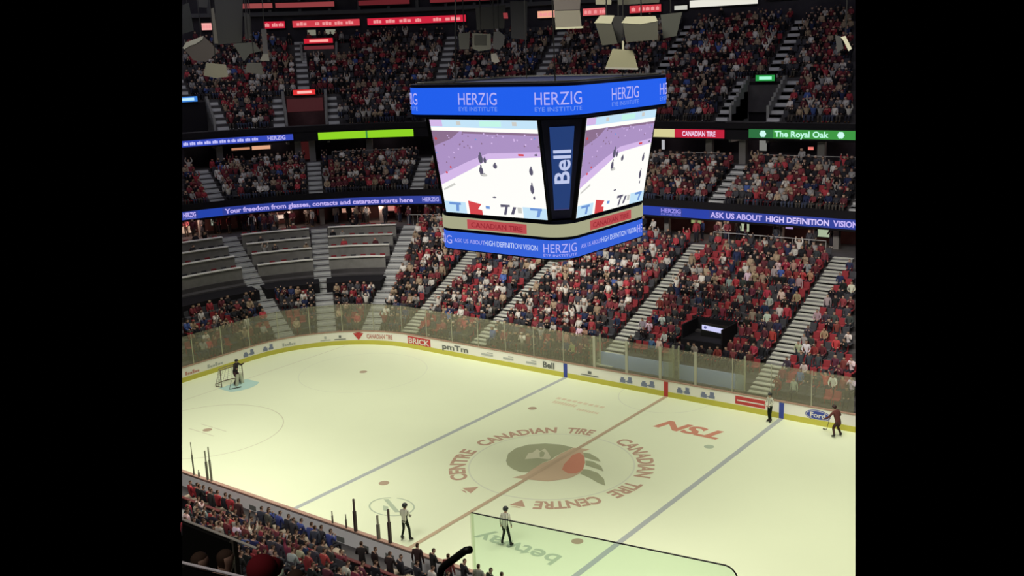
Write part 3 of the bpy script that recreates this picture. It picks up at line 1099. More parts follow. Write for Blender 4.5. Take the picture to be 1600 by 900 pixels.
def ring_band(bm, a, r, z0, z1, th=.2, mi=0, a2=None):
    o = ring_pts(a, r); i = ring_pts(a - th, max(.02, r - th * .5)); o2 = ring_pts(a2, r) if a2 else o
    n = len(o)
    V = [[bm.verts.new((*p, z)) for p in ps] for ps, z in ((o, z0), (o2, z1), (i, z1), (i, z0))]
    for k in range(n):
        j = (k + 1) % n
        for q in range(4):
            bm.faces.new([V[q][k], V[q][j], V[(q + 1) % 4][j], V[(q + 1) % 4][k]]).material_index = mi


def ring_map(a, r, z0, s0):
    """distance s along the ring, 0 at the near corner's middle, growing to the right (towards +y on the +x side)"""
    pts = ring_pts(a, r, 24)
    seg = [0]
    N = len(pts)
    for k in range(N):
        p, q = pts[k], pts[(k + 1) % N]
        seg.append(seg[-1] + math.hypot(q[0] - p[0], q[1] - p[1]))
    tot = seg[-1]
    mid = r * math.pi / 4

    def fn(u, v):
        s_ = (mid + s0 + u) % tot
        k = 0
        while seg[k + 1] < s_: k += 1
        f = (s_ - seg[k]) / max(1e-9, seg[k + 1] - seg[k])
        p, q = pts[k], pts[(k + 1) % N]
        return (p[0] + (q[0] - p[0]) * f, p[1] + (q[1] - p[1]) * f, z0 + v)
    return fn, tot


ZB = -12.4
bm = bmesh.new(); ring_band(bm, 4.98, 1.48, 18.98 + ZB, 20.55 + ZB, .5); poly(bm, [(*p, 20.5 + ZB) for p in ring_pts(4.7, 1.3)]); poly(bm, [(*p, 19.0 + ZB) for p in ring_pts(4.7, 1.3)])
obj('upper_housing', bm, SH, SB)
bm = bmesh.new(); ring_band(bm, 5.0, 1.5, 19.13 + ZB, 20.40 + ZB, .04); obj('upper_display', bm, led('led_blue', BG), SB)
LIL, LIL2 = led('led_lilac', (178, 176, 246)), led('led_lilac_dim', (118, 150, 238))
fn0, tot = ring_map(5.02, 1.5, 0, 0)
L4 = tot / 4


def find_s(px, py, a, r, z):
    best = None
    f, T = ring_map(a, r, z, 0)
    for k in range(-1200, 1200):
        s_ = k * .01
        q = f(s_, 0)
        e = pr(q)
        dd = abs(e[0] - px)
        vis = (CAM.x - q[0]) * 1
        if e[2] < 60 and (best is None or dd < best[0]) and (q[1] < 1 - q[0] * .0 - 0 or q[0] > 3) and (q[0] > -6):
            # only the two faces towards this side
            if q[1] < -3.0 or q[0] > 3.0:
                best = (dd, s_)
    return best[1]


bm, bm2 = bmesh.new(), bmesh.new()
marks = []
for x0, x1, yy in ((716, 776, 153), (835, 909, 153), (956, 998, 145)):
    sa, sb = find_s(x0, yy, 5.02, 1.5, 19.8), find_s(x1, yy, 5.02, 1.5, 19.8)
    marks.append((sa, sb))
for sa, sb in marks:
    add_text(bm, 'HERZIG', ring_map(5.03, 1.5, 19.60 + ZB, sa)[0], .56, sb - sa, .0)
    add_text(bm2, 'EYE INSTITUTE', ring_map(5.03, 1.5, 19.32 + ZB, sa)[0], .19, sb - sa, .0)
for x0 in (1031,):
    sa = find_s(x0, 140, 5.02, 1.5, 19.8)
    add_text(bm, 'HERZIG', ring_map(5.03, 1.5, 19.60 + ZB, sa)[0], .56, 2.3, .0)
    add_text(bm2, 'EYE INSTITUTE', ring_map(5.03, 1.5, 19.32 + ZB, sa)[0], .19, 2.3, .0)
sb = find_s(652, 156, 5.02, 1.5, 19.8)
add_text(bm, 'HERZIG', ring_map(5.03, 1.5, 19.60 + ZB, sb - 2.1)[0], .56, 2.1, .0)
add_text(bm2, 'EYE INSTITUTE', ring_map(5.03, 1.5, 19.32 + ZB, sb - 2.1)[0], .19, 2.1, .0)
obj('lettering', bm, LIL, SB)['label'] = 'lilac name lettering on the upper band'
obj('lettering', bm2, LIL2, SB)['label'] = 'small lilac line under the name'

# core with tapering faces
bm = bmesh.new()
lo = ring_pts(3.85, 1.0, 1); hi = ring_pts(4.62, 1.4, 1)
Vl = [bm.verts.new((*p, 14.15 + ZB)) for p in lo]; Vh = [bm.verts.new((*p, 19.05 + ZB)) for p in hi]
for k in range(len(lo)):
    j = (k + 1) % len(lo)
    bm.faces.new([Vl[k], Vl[j], Vh[j], Vh[k]])
bm.faces.new(Vl[::-1]); bm.faces.new(Vh)
obj('core_housing', bm, SH, SB)

S_WHITE = led('screen_white', (255, 254, 250)); S_PUR = led('screen_mauve', (172, 146, 196)); S_PUR2 = led('screen_lilac', (212, 184, 232)); S_BAR = led('screen_pale_blue', (196, 228, 248))
S_BRN = led('screen_dull_plum', (140, 112, 142)); S_GRN = led('screen_mint', (196, 246, 232)); S_DK = led('screen_dark_figures', (92, 88, 110)); S_BL = led('screen_score_blue', (110, 150, 214)); S_RD = led('screen_score_red', (214, 70, 76)); S_GY = led('screen_grey', (205, 205, 200))
S_MATS = [S_WHITE, S_PUR, S_PUR2, S_BAR, S_BRN, S_GRN, S_DK, S_BL, S_RD, S_GY]


def blob(u, v, ru, rv, n=8):
    return [(u + ru * math.cos(2 * math.pi * k / n), v + rv * math.sin(2 * math.pi * k / n)) for k in range(n)]


PIC = [  # broadcast picture in unit coordinates: (layer, material, polygon)
    (0, 0, [(0, 0), (1, 0), (1, 1), (0, 1)]),
    (1, 1, [(0, .90), (1, .88), (1, .69), (.52, .66), (.30, .56), (0, .40)]),
    (2, 4, [(0, .90), (.30, .90), (.18, .80), (0, .72)]),
    (2, 4, [(.3, .90), (1, .88), (1, .85), (.3, .86)]),
    (1, 2, [(0, .40), (.30, .56), (.52, .66), (1, .69), (1, .64), (.52, .60), (.34, .49), (0, .30)]),
    (2, 9, [(.02, .26), (.14, .33), (.15, .31), (.02, .24)]),
    (3, 3, [(0, .91), (1, .90), (1, 1), (0, 1)]), (4, 0, [(0, .885), (1, .875), (1, .915), (0, .925)]), (4, 2, [(.0, .93), (.12, .93), (.12, 1), (0, 1)]), (4, 5, [(.48, .935), (.68, .935), (.68, .99), (.48, .99)]),
    (4, 9, [(.26, .945), (.30, .945), (.30, .985), (.26, .985)]), (4, 9, [(.78, .945), (.82, .945), (.82, .985), (.78, .985)]),
    (3, 3, [(0, 0), (1, 0), (1, .115), (0, .125)]), (4, 0, [(.22, 0), (.78, 0), (.78, .13), (.22, .13)]),
    (5, 7, [(.05, .09), (.17, .09), (.17, .115), (.05, .115)]), (5, 7, [(.11, .02), (.14, .02), (.15, .09), (.12, .09)]),
    (5, 7, [(.85, .09), (.96, .09), (.96, .115), (.85, .115)]), (5, 7, [(.90, .02), (.93, .02), (.95, .09), (.92, .09)]),
    (5, 8, [(.25, .0), (.38, .0), (.38, .05), (.34, .06), (.38, .115), (.25, .145)]),
    (5, 7, [(.42, .07), (.46, .07), (.46, .10), (.42, .10)]), (5, 6, [(.57, .10), (.66, .11), (.66, .13), (.57, .13)]), (5, 6, [(.59, .02), (.615, .02), (.64, .11), (.615, .11)]), (5, 6, [(.66, .03), (.69, .03), (.72, .11), (.69, .11)]),
    (5, 9, [(.73, .05), (.77, .05), (.77, .11), (.73, .11)]),
    (3, 8, [(.80, .645), (.85, .645), (.85, .665), (.80, .665)]),
    (3, 8, blob(.03, .80, .012, .015)), (3, 8, blob(.13, .50, .01, .012)), (3, 8, blob(.08, .44, .012, .012)),
]
_rp = random.Random(3)
for _k in range(90):
    u = _rp.random(); v = .5 + _rp.random() * .36
    if v > .66 + (.08 if u > .3 else 0) - (0 if u > .5 else (.5 - u) * .35):
        PIC.append((2, _rp.choice([4, 4, 2, 6, 7]) if _k % 3 == 0 else 4 if _k % 3 == 1 else 2, blob(u, v, .008, .009, 6)))
for u, v, su, sv in ((.44, .60, .022, .05), (.48, .585, .015, .03), (.57, .53, .02, .028), (.43, .47, .02, .05), (.45, .43, .035, .015), (.90, .49, .018, .04), (.89, .31, .018, .05), (.9, .22, .01, .015), (.52, .20, .02, .008), (.96, .66, .015, .01)):
    PIC.append((3, 6 if su < .03 else 9, blob(u, v, su, sv)))
    PIC.append((4, 6, blob(u + .004, v + sv * 1.1, su * .4, sv * .3)))

for k in range(4):
    rot = Matrix.Rotation(math.radians(90 * k), 3, 'Z')
    # face with outward normal -y for k == 0
    A = [Vector((-3.19, -4.78, 18.9)), Vector((3.19, -4.78, 18.9)), Vector((3.08, -4.0, 14.28)), Vector((-3.08, -4.0, 14.28))]
    nrm = (A[1] - A[0]).cross(A[3] - A[0]).normalized()
    if nrm.y > 0: nrm = -nrm

    def uv(u, v, off):
        top = A[0].lerp(A[1], u); bot = A[3].lerp(A[2], u)
        return rot @ (bot.lerp(top, v) + nrm * off + Vector((0, 0, ZB)))
    bm = bmesh.new()
    V = [bm.verts.new(uv(u, v, o)) for o in (-.15, .03) for u, v in ((-.02, -.01), (1.02, -.01), (1.02, 1.01), (-.02, 1.01))]
    for f in ((0, 1, 2, 3), (4, 5, 6, 7), (0, 1, 5, 4), (1, 2, 6, 5), (2, 3, 7, 6), (3, 0, 4, 7)):
        bm.faces.new([V[i] for i in f])
    so = obj('video_screen', bm, BLK, SB)
    bm = bmesh.new()
    for ly, mi, pp in PIC:
        poly(bm, [uv(min(1, max(0, u)), min(1, max(0, v)), .034 + .004 * ly) for u, v in pp], mi)
    obj('picture', bm, S_MATS, so)
    # corner panel (turned 45 degrees) between this face and the next
    a0, a1 = rot @ Vector((3.24, -4.74, 0)), rot @ Vector((4.74, -3.24, 0))
    b0, b1 = rot @ Vector((3.10, -3.95, 0)), rot @ Vector((3.95, -3.10, 0))
    nn = rot @ Vector((1, -1, 0)).normalized()

    def cuv(u, v, off):
        top = (a0.lerp(a1, u) + Vector((0, 0, 18.9 + ZB))); bot = (b0.lerp(b1, u) + Vector((0, 0, 14.3 + ZB)))
        return bot.lerp(top, v) + nn * (off - .03)
    bm = bmesh.new()
    for (u0, u1, v0, v1, o, mi) in ((0, 1, 0, 1, .02, 0), (.22, .78, .10, .93, .04, 1), (.22, .78, .09, .10, .045, 2)):
        poly(bm, [cuv(u0, v0, o), cuv(u1, v0, o), cuv(u1, v1, o), cuv(u0, v1, o)], mi)
    cp = obj('corner_panel', bm, [mat('corner_panel_navy', (.03, .03, .085), .5), led('corner_panel_blue', (36, 62, 118)), led('corner_line', (60, 62, 110))], SB)
    bm = bmesh.new()
    add_text(bm, 'Bell', lambda u, v: cuv(.72 - v, .36 + u, .06), .44, .34, .02)
    obj('lettering', bm, led('bell_white', (190, 200, 235)), cp)['label'] = 'white Bell lettering running upwards'
# lower rings
bm = bmesh.new(); ring_band(bm, 3.98, 1.15, 12.36 + ZB, 14.2 + ZB, .4); poly(bm, [(*p, 12.42 + ZB) for p in ring_pts(3.6, .9)]); obj('lower_housing', bm, SH, SB)
bm = bmesh.new(); ring_band(bm, 4.03, 1.2, 13.45 + ZB, 14.05 + ZB, .06); obj('beige_band', bm, led('band_beige', (166, 166, 134)), SB)['label'] = 'dull beige advertisement band'
bm = bmesh.new(); ring_band(bm, 4.0, 1.2, 12.42 + ZB, 13.3 + ZB, .04); obj('lower_display', bm, led('led_blue_low', (52, 98, 218)), SB)
R_RED = led('band_red', (186, 74, 78)); R_RED2 = led('band_dark_red', (150, 40, 50))
bm = bmesh.new(); bm3 = bmesh.new()
for (x0, y0, x1, y1) in ((730, 343, 823, 351), (922, 345, 986, 335)):
    sa, sb = find_s(x0, y0, 4.05, 1.2, 13.7), find_s(x1, y1, 4.05, 1.2, 13.7)
    f, _ = ring_map(4.05, 1.2, 13.52 + ZB, sa)
    n = 24
    for k in range(n):
        u0, u1 = (sb - sa) * k / n, (sb - sa) * (k + 1) / n
        poly(bm, [f(u0, 0), f(u1, 0), f(u1, .46), f(u0, .46)])
    f2, _ = ring_map(4.07, 1.2, 13.62 + ZB, sa + .25)
    add_text(bm3, 'CANADIAN TIRE', f2, .24, sb - sa - .5, .02)
obj('advertisement', bm, R_RED, SB); obj('lettering', bm3, R_RED2, SB)
bm = bmesh.new(); bm2 = bmesh.new()
for (x0, y0, x1, y1, s_, tgt, z, h) in ((710, 371, 757, 375, 'ASK US ABOUT', bm2, 12.78, .2), (757, 375, 840, 382, 'HIGH DEFINITION VISION', bm, 12.76, .26), (849, 378, 901, 382, 'HERZIG', bm2, 12.72, .42), (849, 390, 901, 392, 'EYE INSTITUTE', bm2, 12.52, .13),
                                       (908, 380, 940, 372, 'ASK US ABOUT', bm2, 12.78, .2), (940, 372, 994, 356, 'HIGH DEFINITION VISION', bm, 12.76, .26), (690, 367, 706, 368, 'ZIG', bm2, 12.68, .42), (996, 355, 1003, 352, 'HE', bm2, 12.68, .42)):
    sa, sb = find_s(x0, y0, 4.03, 1.2, 12.9), find_s(x1, y1, 4.03, 1.2, 12.9)
    add_text(tgt, s_, ring_map(4.04, 1.2, z + ZB, sa)[0], h, max(.3, sb - sa), .0)
obj('lettering', bm, led('led_pale', (210, 222, 255)), SB); obj('lettering', bm2, LIL, SB)
# hanging cables and top lamps
for x, y in ((-3, -3), (3, -3), (3, 3), (-3, 3)):
    bm = bmesh.new(); tube(bm, [(x, y, 20.4 + ZB), (x * .8, y * .8, 35.9 + ZB)], .03, 6); obj('hanging_cable', bm, BLK, SB)
bm = bmesh.new(); ring_band(bm, 4.7, 1.3, 20.55 + ZB, 20.62 + ZB, .1); obj('top_rail', bm, mat('dull_rail', (.05, .05, .045), .5), SB)
bm = bmesh.new(); poly(bm, [(3.0 + .4 * math.cos(a * math.pi / 8), -3.0 + .4 * math.sin(a * math.pi / 8), 12.20 + ZB) for a in range(16)]); tube(bm, [(3.0, -3.0, 12.45 + ZB), (3.0, -3.0, 12.21 + ZB)], .42, 16)
obj('underside_dome', bm, mat('pale_dome', (.35, .4, .42), .4), SB)

# ------------------------------------------------------------------ hanging speakers and lamps under the roof
HB = mat('beige_cabinet', (0.151, 0.147, 0.105), .6, .2); HB2 = mat('dark_beige_cabinet', (0.038, 0.038, 0.028), .6, .2); HG = mat('grey_cabinet', (0.028, 0.028, 0.027), .6, .2)
HP = mat('pale_edge_and_highlight', (0.260, 0.256, 0.176), .6, .2); HBR = mat('brownish_cabinet', (0.065, 0.057, 0.051), .6, .2)  # HP also paints the light on two cabinet tops


def hang(name, cat, label, outlines, Y, depth, cable=None):
    """outlines: (part name, image outline, material); built upright at plane y = Y with real thickness, turned to face the camera side"""
    c = outlines[0][1]
    mx, my = sum(p[0] for p in c) / len(c), sum(p[1] for p in c) / len(c)
    o0 = on_plane(mx, my, 1, Y)
    root = thing(name, label, cat, o0)
    # vertical plane through o0, normal towards viewing side
    n = (CAM - o0); n.z = 0; n.normalize()
    for nm, pts_, m_, off in outlines:
        bm = bmesh.new()
        vs = []
        for x, y in pts_:
            r = ray(x, y)
            k = (o0 + n * off - CAM).dot(n) / r.dot(n)
            vs.append(CAM + r * k - o0)
        front = [bm.verts.new(v) for v in vs]
        cen = sum(vs, Vector()) / len(vs)
        back = [bm.verts.new(cen + (v - cen) * .92 - n * (depth if off == 0 else .06)) for v in vs]
        bm.faces.new(front); bm.faces.new(back[::-1])
        N = len(vs)
        for k in range(N):
            bm.faces.new([front[k], back[k], back[(k + 1) % N], front[(k + 1) % N]])
        bmesh.ops.recalc_face_normals(bm, faces=bm.faces)
        obj(nm, bm, m_, root)
    top = on_plane(cable[0] if cable else mx, cable[1] if cable else min(p[1] for p in c), 1, Y) - o0
    bm = bmesh.new(); tube(bm, [top - n * depth * .5, Vector((top.x, top.y, 36 - o0.z)) - n * depth * .5], .035, 6)
    obj('hanging_rod', bm, BLK, root)
    return root


sp = 'speaker'
hang('hanging_speaker', sp, 'tall stack of two beige speaker cabinets hanging left of centre above the scoreboard', [('cabinet', [(864, -14), (908, -14), (906, 15), (866, 16)], HBR, 0), ('lower_cabinet', [(866, 17), (906, 16), (909, 44), (868, 45)], mat('beige_low', (0.109, 0.101, 0.076), .6), .02), ('rim', [(868, 43), (911, 41), (911, 44), (868, 46)], HP, .05)], 2, .9)
hang('hanging_speaker', sp, 'narrow olive speaker cabinet with pale lid above the scoreboard', [('cabinet', [(930, 36), (956, 37), (965, 68), (941, 71)], HB2, 0), ('highlight', [(928, 36), (938, 24), (960, 24), (955, 37)], HP, .02)], 1, .9)  # pale strip paints the lit top face as colour
hang('hanging_speaker', sp, 'wide olive speaker cabinet with pale lid above the scoreboard', [('cabinet', [(973, 37), (1028, 34), (1028, 62), (978, 66)], HB2, 0), ('highlight', [(971, 36), (978, 26), (1024, 25), (1028, 33), (1000, 38)], HP, .02)], 1, .9)  # lit top again put in as a paler strip
hang('hanging_speaker', sp, 'dark grey speaker between the two pale-topped cabinets', [('cabinet', [(956, 25), (976, 25), (971, 66), (962, 68)], mat('hang_dark', (0.011, 0.011, 0.010), .6), 0)], 2.2, .6)
hang('hanging_speaker', sp, 'dim grey tapered speaker right of the pale-topped cabinets', [('cabinet', [(1032, 23), (1066, 19), (1057, 56), (1036, 60)], mat('hang_dim', (0.023, 0.025, 0.019), .6), 0)], 2.4, .8)
hang('hanging_lamp', 'lamp', 'beige flared lamp hanging just above the scoreboard', [('shade', [(957, 76), (989, 79), (997, 107), (946, 106)], mat('beige_shade', (0.176, 0.172, 0.105), .6), 0), ('rim', [(946, 105), (997, 106), (997, 109), (946, 108)], mat('pale_rim', (0.231, 0.227, 0.193), .5), .03), ('stem', [(972, 64), (975, 64), (975, 78), (972, 78)], HP, -.1)], 1, .8, (974, 64))
hang('hanging_speaker', sp, 'olive cabinet cut by the top edge over the wide pale-topped speaker', [('cabinet', [(963, -20), (1036, -20), (1030, 4), (966, 8)], HB2, 0)], 2, .8)
hang('hanging_speaker', sp, 'small beige cabinet cut by the top edge over the narrow speaker', [('cabinet', [(930, -20), (956, -20), (955, 7), (931, 7)], HB, 0)], 2, .8)
hang('hanging_speaker', sp, 'grey square horn block left of the middle cluster', [('cabinet', [(716, 53), (734, 50), (733, 77), (718, 77)], mat('hang_grey1', (0.032, 0.032, 0.028), .6), 0)], 10, .8)
hang('hanging_speaker', sp, 'grey horn block with paler rim in the middle cluster', [('rim', [(738, 52), (767, 53), (767, 77), (748, 80), (738, 76)], mat('hang_rim', (0.065, 0.065, 0.053), .6), 0), ('mouth', [(741, 55), (760, 54), (760, 70), (741, 70)], mat('hang_mouth', (0.019, 0.019, 0.015), .6), .03)], 10, .8)
hang('hanging_speaker', sp, 'rounded grey horn block right of the middle cluster', [('cabinet', [(771, 50), (780, 49), (789, 56), (787, 70), (780, 78), (770, 76)], mat('hang_grey2', (0.032, 0.032, 0.032), .6), 0)], 10, .8)
hang('hanging_lamp', 'lamp', 'small pale lamp below the middle cluster', [('shade', [(767, 84), (775, 83), (781, 96), (775, 99), (768, 96)], mat('hang_pale', (0.151, 0.143, 0.126), .6), 0)], 10, .5)
hang('hanging_cabinet', 'cabinet', 'dark grey boxy panel with a small red lamp over the middle cluster', [('cabinet', [(743, 12), (790, 8), (788, 44), (745, 47)], mat('hang_dark2', (0.017, 0.017, 0.017), .6), 0), ('red_lamp', [(786, 20), (793, 20), (794, 29), (787, 29)], led('dim_red', (140, 50, 55)), .05)], 12, .8)
hang('hanging_cabinet', 'cabinet', 'dark grey upright column panel right of the red lamp', [('cabinet', [(797, 2), (824, 2), (823, 62), (799, 60)], mat('hang_dark3', (0.019, 0.019, 0.021), .6), 0)], 12, .8)
hang('hanging_cabinet', 'cabinet', 'big dull grey hanging panel near the left edge', [('cabinet', [(334, -12), (380, -12), (378, 66), (340, 70)], mat('hang_panel', (0.036, 0.036, 0.032), .6), 0), ('edge', [(329, 14), (334, 12), (341, 68), (335, 68)], mat('hang_edge', (0.126, 0.118, 0.092), .6), .03)], 8, .8)
hang('hanging_cabinet', 'cabinet', 'dim grey panel left of the tiny pink ribbon', [('cabinet', [(285, 8), (295, 4), (303, 48), (285, 53)], mat('hang_panel2', (0.034, 0.036, 0.032), .6), 0)], 8, .6)
hang('hanging_cabinet', 'cabinet', 'small grey panel at the top edge above the tiny pink ribbon', [('cabinet', [(306, -8), (326, -8), (324, 12), (309, 11)], mat('hang_panel3', (0.046, 0.046, 0.042), .6), 0)], 8, .6)
hang('hanging_cabinet', 'cabinet', 'dim narrow grey panel right of the big dull panel', [('cabinet', [(381, 20), (390, 22), (392, 60), (383, 62)], mat('hang_panel4', (0.027, 0.027, 0.025), .6), 0)], 8.4, .6)
hang('hanging_speaker', sp, 'tilted brownish cube speaker with a ragged white top at the left edge', [('cabinet', [(287, 76), (318, 56), (342, 80), (322, 97), (302, 94)], HBR, 0), ('white_top', [(285, 75), (291, 66), (302, 62), (318, 56), (316, 62), (305, 69), (298, 71), (288, 77)], mat('hang_white', (0.260, 0.260, 0.218), .6), .04)], 5, 1.0)
hang('hanging_lamp', 'lamp', 'beige flared lamp below the tilted cube at the left', [('shade', [(322, 98), (353, 101), (357, 120), (336, 122), (318, 118)], mat('hang_beige2', (0.126, 0.122, 0.092), .6), 0)], 5, .8)
hang('hanging_speaker', sp, 'dim grey pointed cabinet right of the tilted cube', [('cabinet', [(364, 68), (397, 66), (408, 80), (391, 84), (381, 96)], mat('hang_grey4', (0.038, 0.040, 0.036), .6), 0)], 7, .8)
hang('hanging_lamp', 'lamp', 'dim grey flared lamp below the pointed cabinet', [('shade', [(386, 98), (408, 98), (412, 117), (383, 113)], mat('hang_grey5', (0.049, 0.048, 0.044), .6), 0)], 7, .8)
hang('hanging_lamp', 'lamp', 'slim grey tube lamp with a pale foot under the short red ribbon', [('shade', [(408, 45), (416, 45), (419, 84), (411, 84)], mat('hang_grey6', (0.038, 0.036, 0.040), .6), 0), ('foot', [(411, 84), (419, 84), (421, 95), (406, 95)], mat('hang_foot', (0.101, 0.097, 0.088), .6), .02)], 7, .6)
hang('hanging_lamp', 'lamp', 'bright slanted lamp at the right edge', [('shade', [(1313, 58), (1321, 56), (1331, 76), (1326, 80), (1317, 62)], mat('hang_bright', (0.315, 0.311, 0.231), .6), 0), ('bracket', [(1305, 55), (1314, 57), (1318, 76), (1308, 82)], HG, -.1)], 4, .5)

# ------------------------------------------------------------------ figures
def skin_mesh(name, J, E, reg, sub=1, root='pelvis'):
    names = list(J)
    me = bpy.data.meshes.new(name)
    me.from_pydata([J[n][0] for n in names], [(names.index(a), names.index(b)) for a, b in E], [])
    o = bpy.data.objects.new(name, me)
    COL.objects.link(o)
    md = o.modifiers.new('s', 'SKIN')
    md.use_smooth_shade = True
    for i, n in enumerate(names):
        sv = me.skin_vertices[0].data[i]
        r = J[n][1]
        sv.radius = (r, r) if not isinstance(r, tuple) else r
        sv.use_root = (n == root)
    if sub:
        s_ = o.modifiers.new('b', 'SUBSURF')
        s_.levels = sub
    bpy.context.view_layer.update()
    ev = o.evaluated_get(bpy.context.evaluated_depsgraph_get())
    out = bpy.data.meshes.new_from_object(ev)
    out.name = name
    out.materials.clear()
    bpy.data.objects.remove(o)
    pos = np.array([J[n][0] for n in names])
    co = np.empty(len(out.vertices) * 3)
    out.vertices.foreach_get('co', co)
    co = co.reshape(-1, 3)
    # nearest bone segment decides the region
    best = np.full(len(co), 1e9); rg = np.zeros(len(co), int)
    for a, b in E:
        pa, pb = np.array(J[a][0]), np.array(J[b][0])
        ra = J[a][1] if not isinstance(J[a][1], tuple) else max(J[a][1]); rb = J[b][1] if not isinstance(J[b][1], tuple) else max(J[b][1])
        ab = pb - pa
        f = np.clip(((co - pa) @ ab) / (ab @ ab + 1e-9), 0, 1)
        dist = np.linalg.norm(co - (pa + f[:, None] * ab), axis=1) - (ra + (rb - ra) * f)
        mk = dist < best
        best[mk] = dist[mk]
        rg[mk] = reg.get(b, 1)
    hy = J['head'][0]
    for i in range(len(co)):
        if rg[i] == 0 and (co[i, 2] > hy[2] + .055 or (co[i, 1] < hy[1] - .02 and co[i, 2] > hy[2] - .05)) and co[i, 2] > hy[2] - .1 and abs(co[i, 0] - hy[0]) < .16:
            rg[i] = 3
    for p in out.polygons:
        p.material_index = int(min(3, rg[p.vertices[0]]))
        p.use_smooth = True
    return out, co, rg


REG = dict(neck=1, chin=0, head=0, top=0, lh=0, rh=0, lk=2, rk=2, la=2, ra=2, lt=3, rt=3, lhip=2, rhip=2, pelvis=2, waist=1, chest=1, ls=1, rs=1, le=1, re=1, lw=1, rw=1, nose=0)
EDG = [('pelvis', 'waist'), ('waist', 'chest'), ('chest', 'neck'), ('neck', 'chin'), ('chin', 'head'), ('head', 'top'),
       ('chest', 'ls'), ('ls', 'le'), ('le', 'lw'), ('lw', 'lh'), ('chest', 'rs'), ('rs', 're'), ('re', 'rw'), ('rw', 'rh'),
       ('pelvis', 'lhip'), ('lhip', 'lk'), ('lk', 'la'), ('la', 'lt'), ('pelvis', 'rhip'), ('rhip', 'rk'), ('rk', 'ra'), ('ra', 'rt')]


def pose(kind, arms='lap', lean=0.0):
    if kind == 'sit':
        J = dict(pelvis=((0, 0, .50), .13), waist=((0, -.02, .68), .125), chest=((0, -.03 + lean * .4, .92), .15), neck=((0, -.02 + lean * .7, 1.09), .055), chin=((0, .01 + lean * .8, 1.17), .075),
                 head=((0, .02 + lean * .9, 1.24), .095), top=((0, .0 + lean, 1.33), .07),
                 lhip=((-.09, .05, .48), .09), lk=((-.13, .44, .50), .07), la=((-.13, .46, .12), .05), lt=((-.14, .60, .05), .04),
                 rhip=((.09, .05, .48), .09), rk=((.13, .44, .50), .07), ra=((.13, .46, .12), .05), rt=((.14, .60, .05), .04))
        sz = 1.02; sy = -.03 + lean * .5
    else:
        J = dict(pelvis=((0, 0, .93), .125), waist=((0, -.01, 1.10), .12), chest=((0, -.02 + lean * .4, 1.33), .15), neck=((0, -.01 + lean * .7, 1.50), .055), chin=((0, .02 + lean * .8, 1.57), .075),
                 head=((0, .03 + lean * .9, 1.64), .095), top=((0, .01 + lean, 1.73), .07),
                 lhip=((-.09, 0, .90), .09), lk=((-.10, .03, .49), .065), la=((-.11, -.02, .10), .05), lt=((-.12, .12, .05), .04),
                 rhip=((.09, 0, .90), .09), rk=((.10, .03, .49), .065), ra=((.11, -.02, .10), .05), rt=((.12, .12, .05), .04))
        sz = 1.43; sy = -.02 + lean * .5
    for sn, sx in (('l', -1), ('r', 1)):
        J[sn + 's'] = ((sx * .18, sy, sz), .068)
        if arms == 'lap':
            J[sn + 'e'] = ((sx * .25, sy + .06, sz - .27), .05); J[sn + 'w'] = ((sx * .15, sy + .27, sz - .36), .036); J[sn + 'h'] = ((sx * .10, sy + .35, sz - .37), .036)
        elif arms == 'down':
            J[sn + 'e'] = ((sx * .24, sy - .02, sz - .30), .05); J[sn + 'w'] = ((sx * .25, sy + .05, sz - .55), .036); J[sn + 'h'] = ((sx * .25, sy + .08, sz - .64), .036)
        elif arms == 'up':
            J[sn + 'e'] = ((sx * .30, sy + .10, sz + .16), .05); J[sn + 'w'] = ((sx * .24, sy + .14, sz + .40), .036); J[sn + 'h'] = ((sx * .22, sy + .15, sz + .49), .038)
        elif arms == 'chin':
            J[sn + 'e'] = ((sx * .24, sy + .12, sz - .24), .05); J[sn + 'w'] = ((sx * .10, sy + .26, sz - .05), .036); J[sn + 'h'] = ((sx * .06, sy + .24, sz + .04), .036)
    return J


PRO = []
for kd, ar, ln in (('sit', 'lap', .0), ('sit', 'chin', .1), ('sit', 'down', .03), ('sit', 'lap', .14), ('stand', 'down', 0), ('stand', 'lap', .04), ('sit', 'up', 0)):
    PRO.append((kd, ar, skin_mesh('person', pose(kd, ar, ln), EDG, REG, 1), skin_mesh('person', pose(kd, ar, ln), EDG, REG, 0)))
for q in PRO:
    me = q[2][0]
    for x in (SKIN, COBJ, TROU, HAIR):
        me.materials.append(x)

# seats
bm = bmesh.new(); box(bm, -.22, .22, -.02, .40, .40, .46)
bmesh.ops.bevel(bm, geom=bm.edges[:], offset=.015, segments=1, affect='EDGES')
for s_ in (-1, 1): box(bm, s_ * .21 - .02, s_ * .21 + .02, .0, .06, 0, .62)
seatpan = bpy.data.meshes.new('seat_pan'); bm.to_mesh(seatpan); bm.free()
bm = bmesh.new(); v = box(bm, -.22, .22, -.10, -.05, .44, .88)
bmesh.ops.bevel(bm, geom=bm.edges[:], offset=.02, segments=1, affect='EDGES')
seatback = bpy.data.meshes.new('backrest'); bm.to_mesh(seatback); bm.free()
for q in (seatpan, seatback): q.materials.append(COBJ)

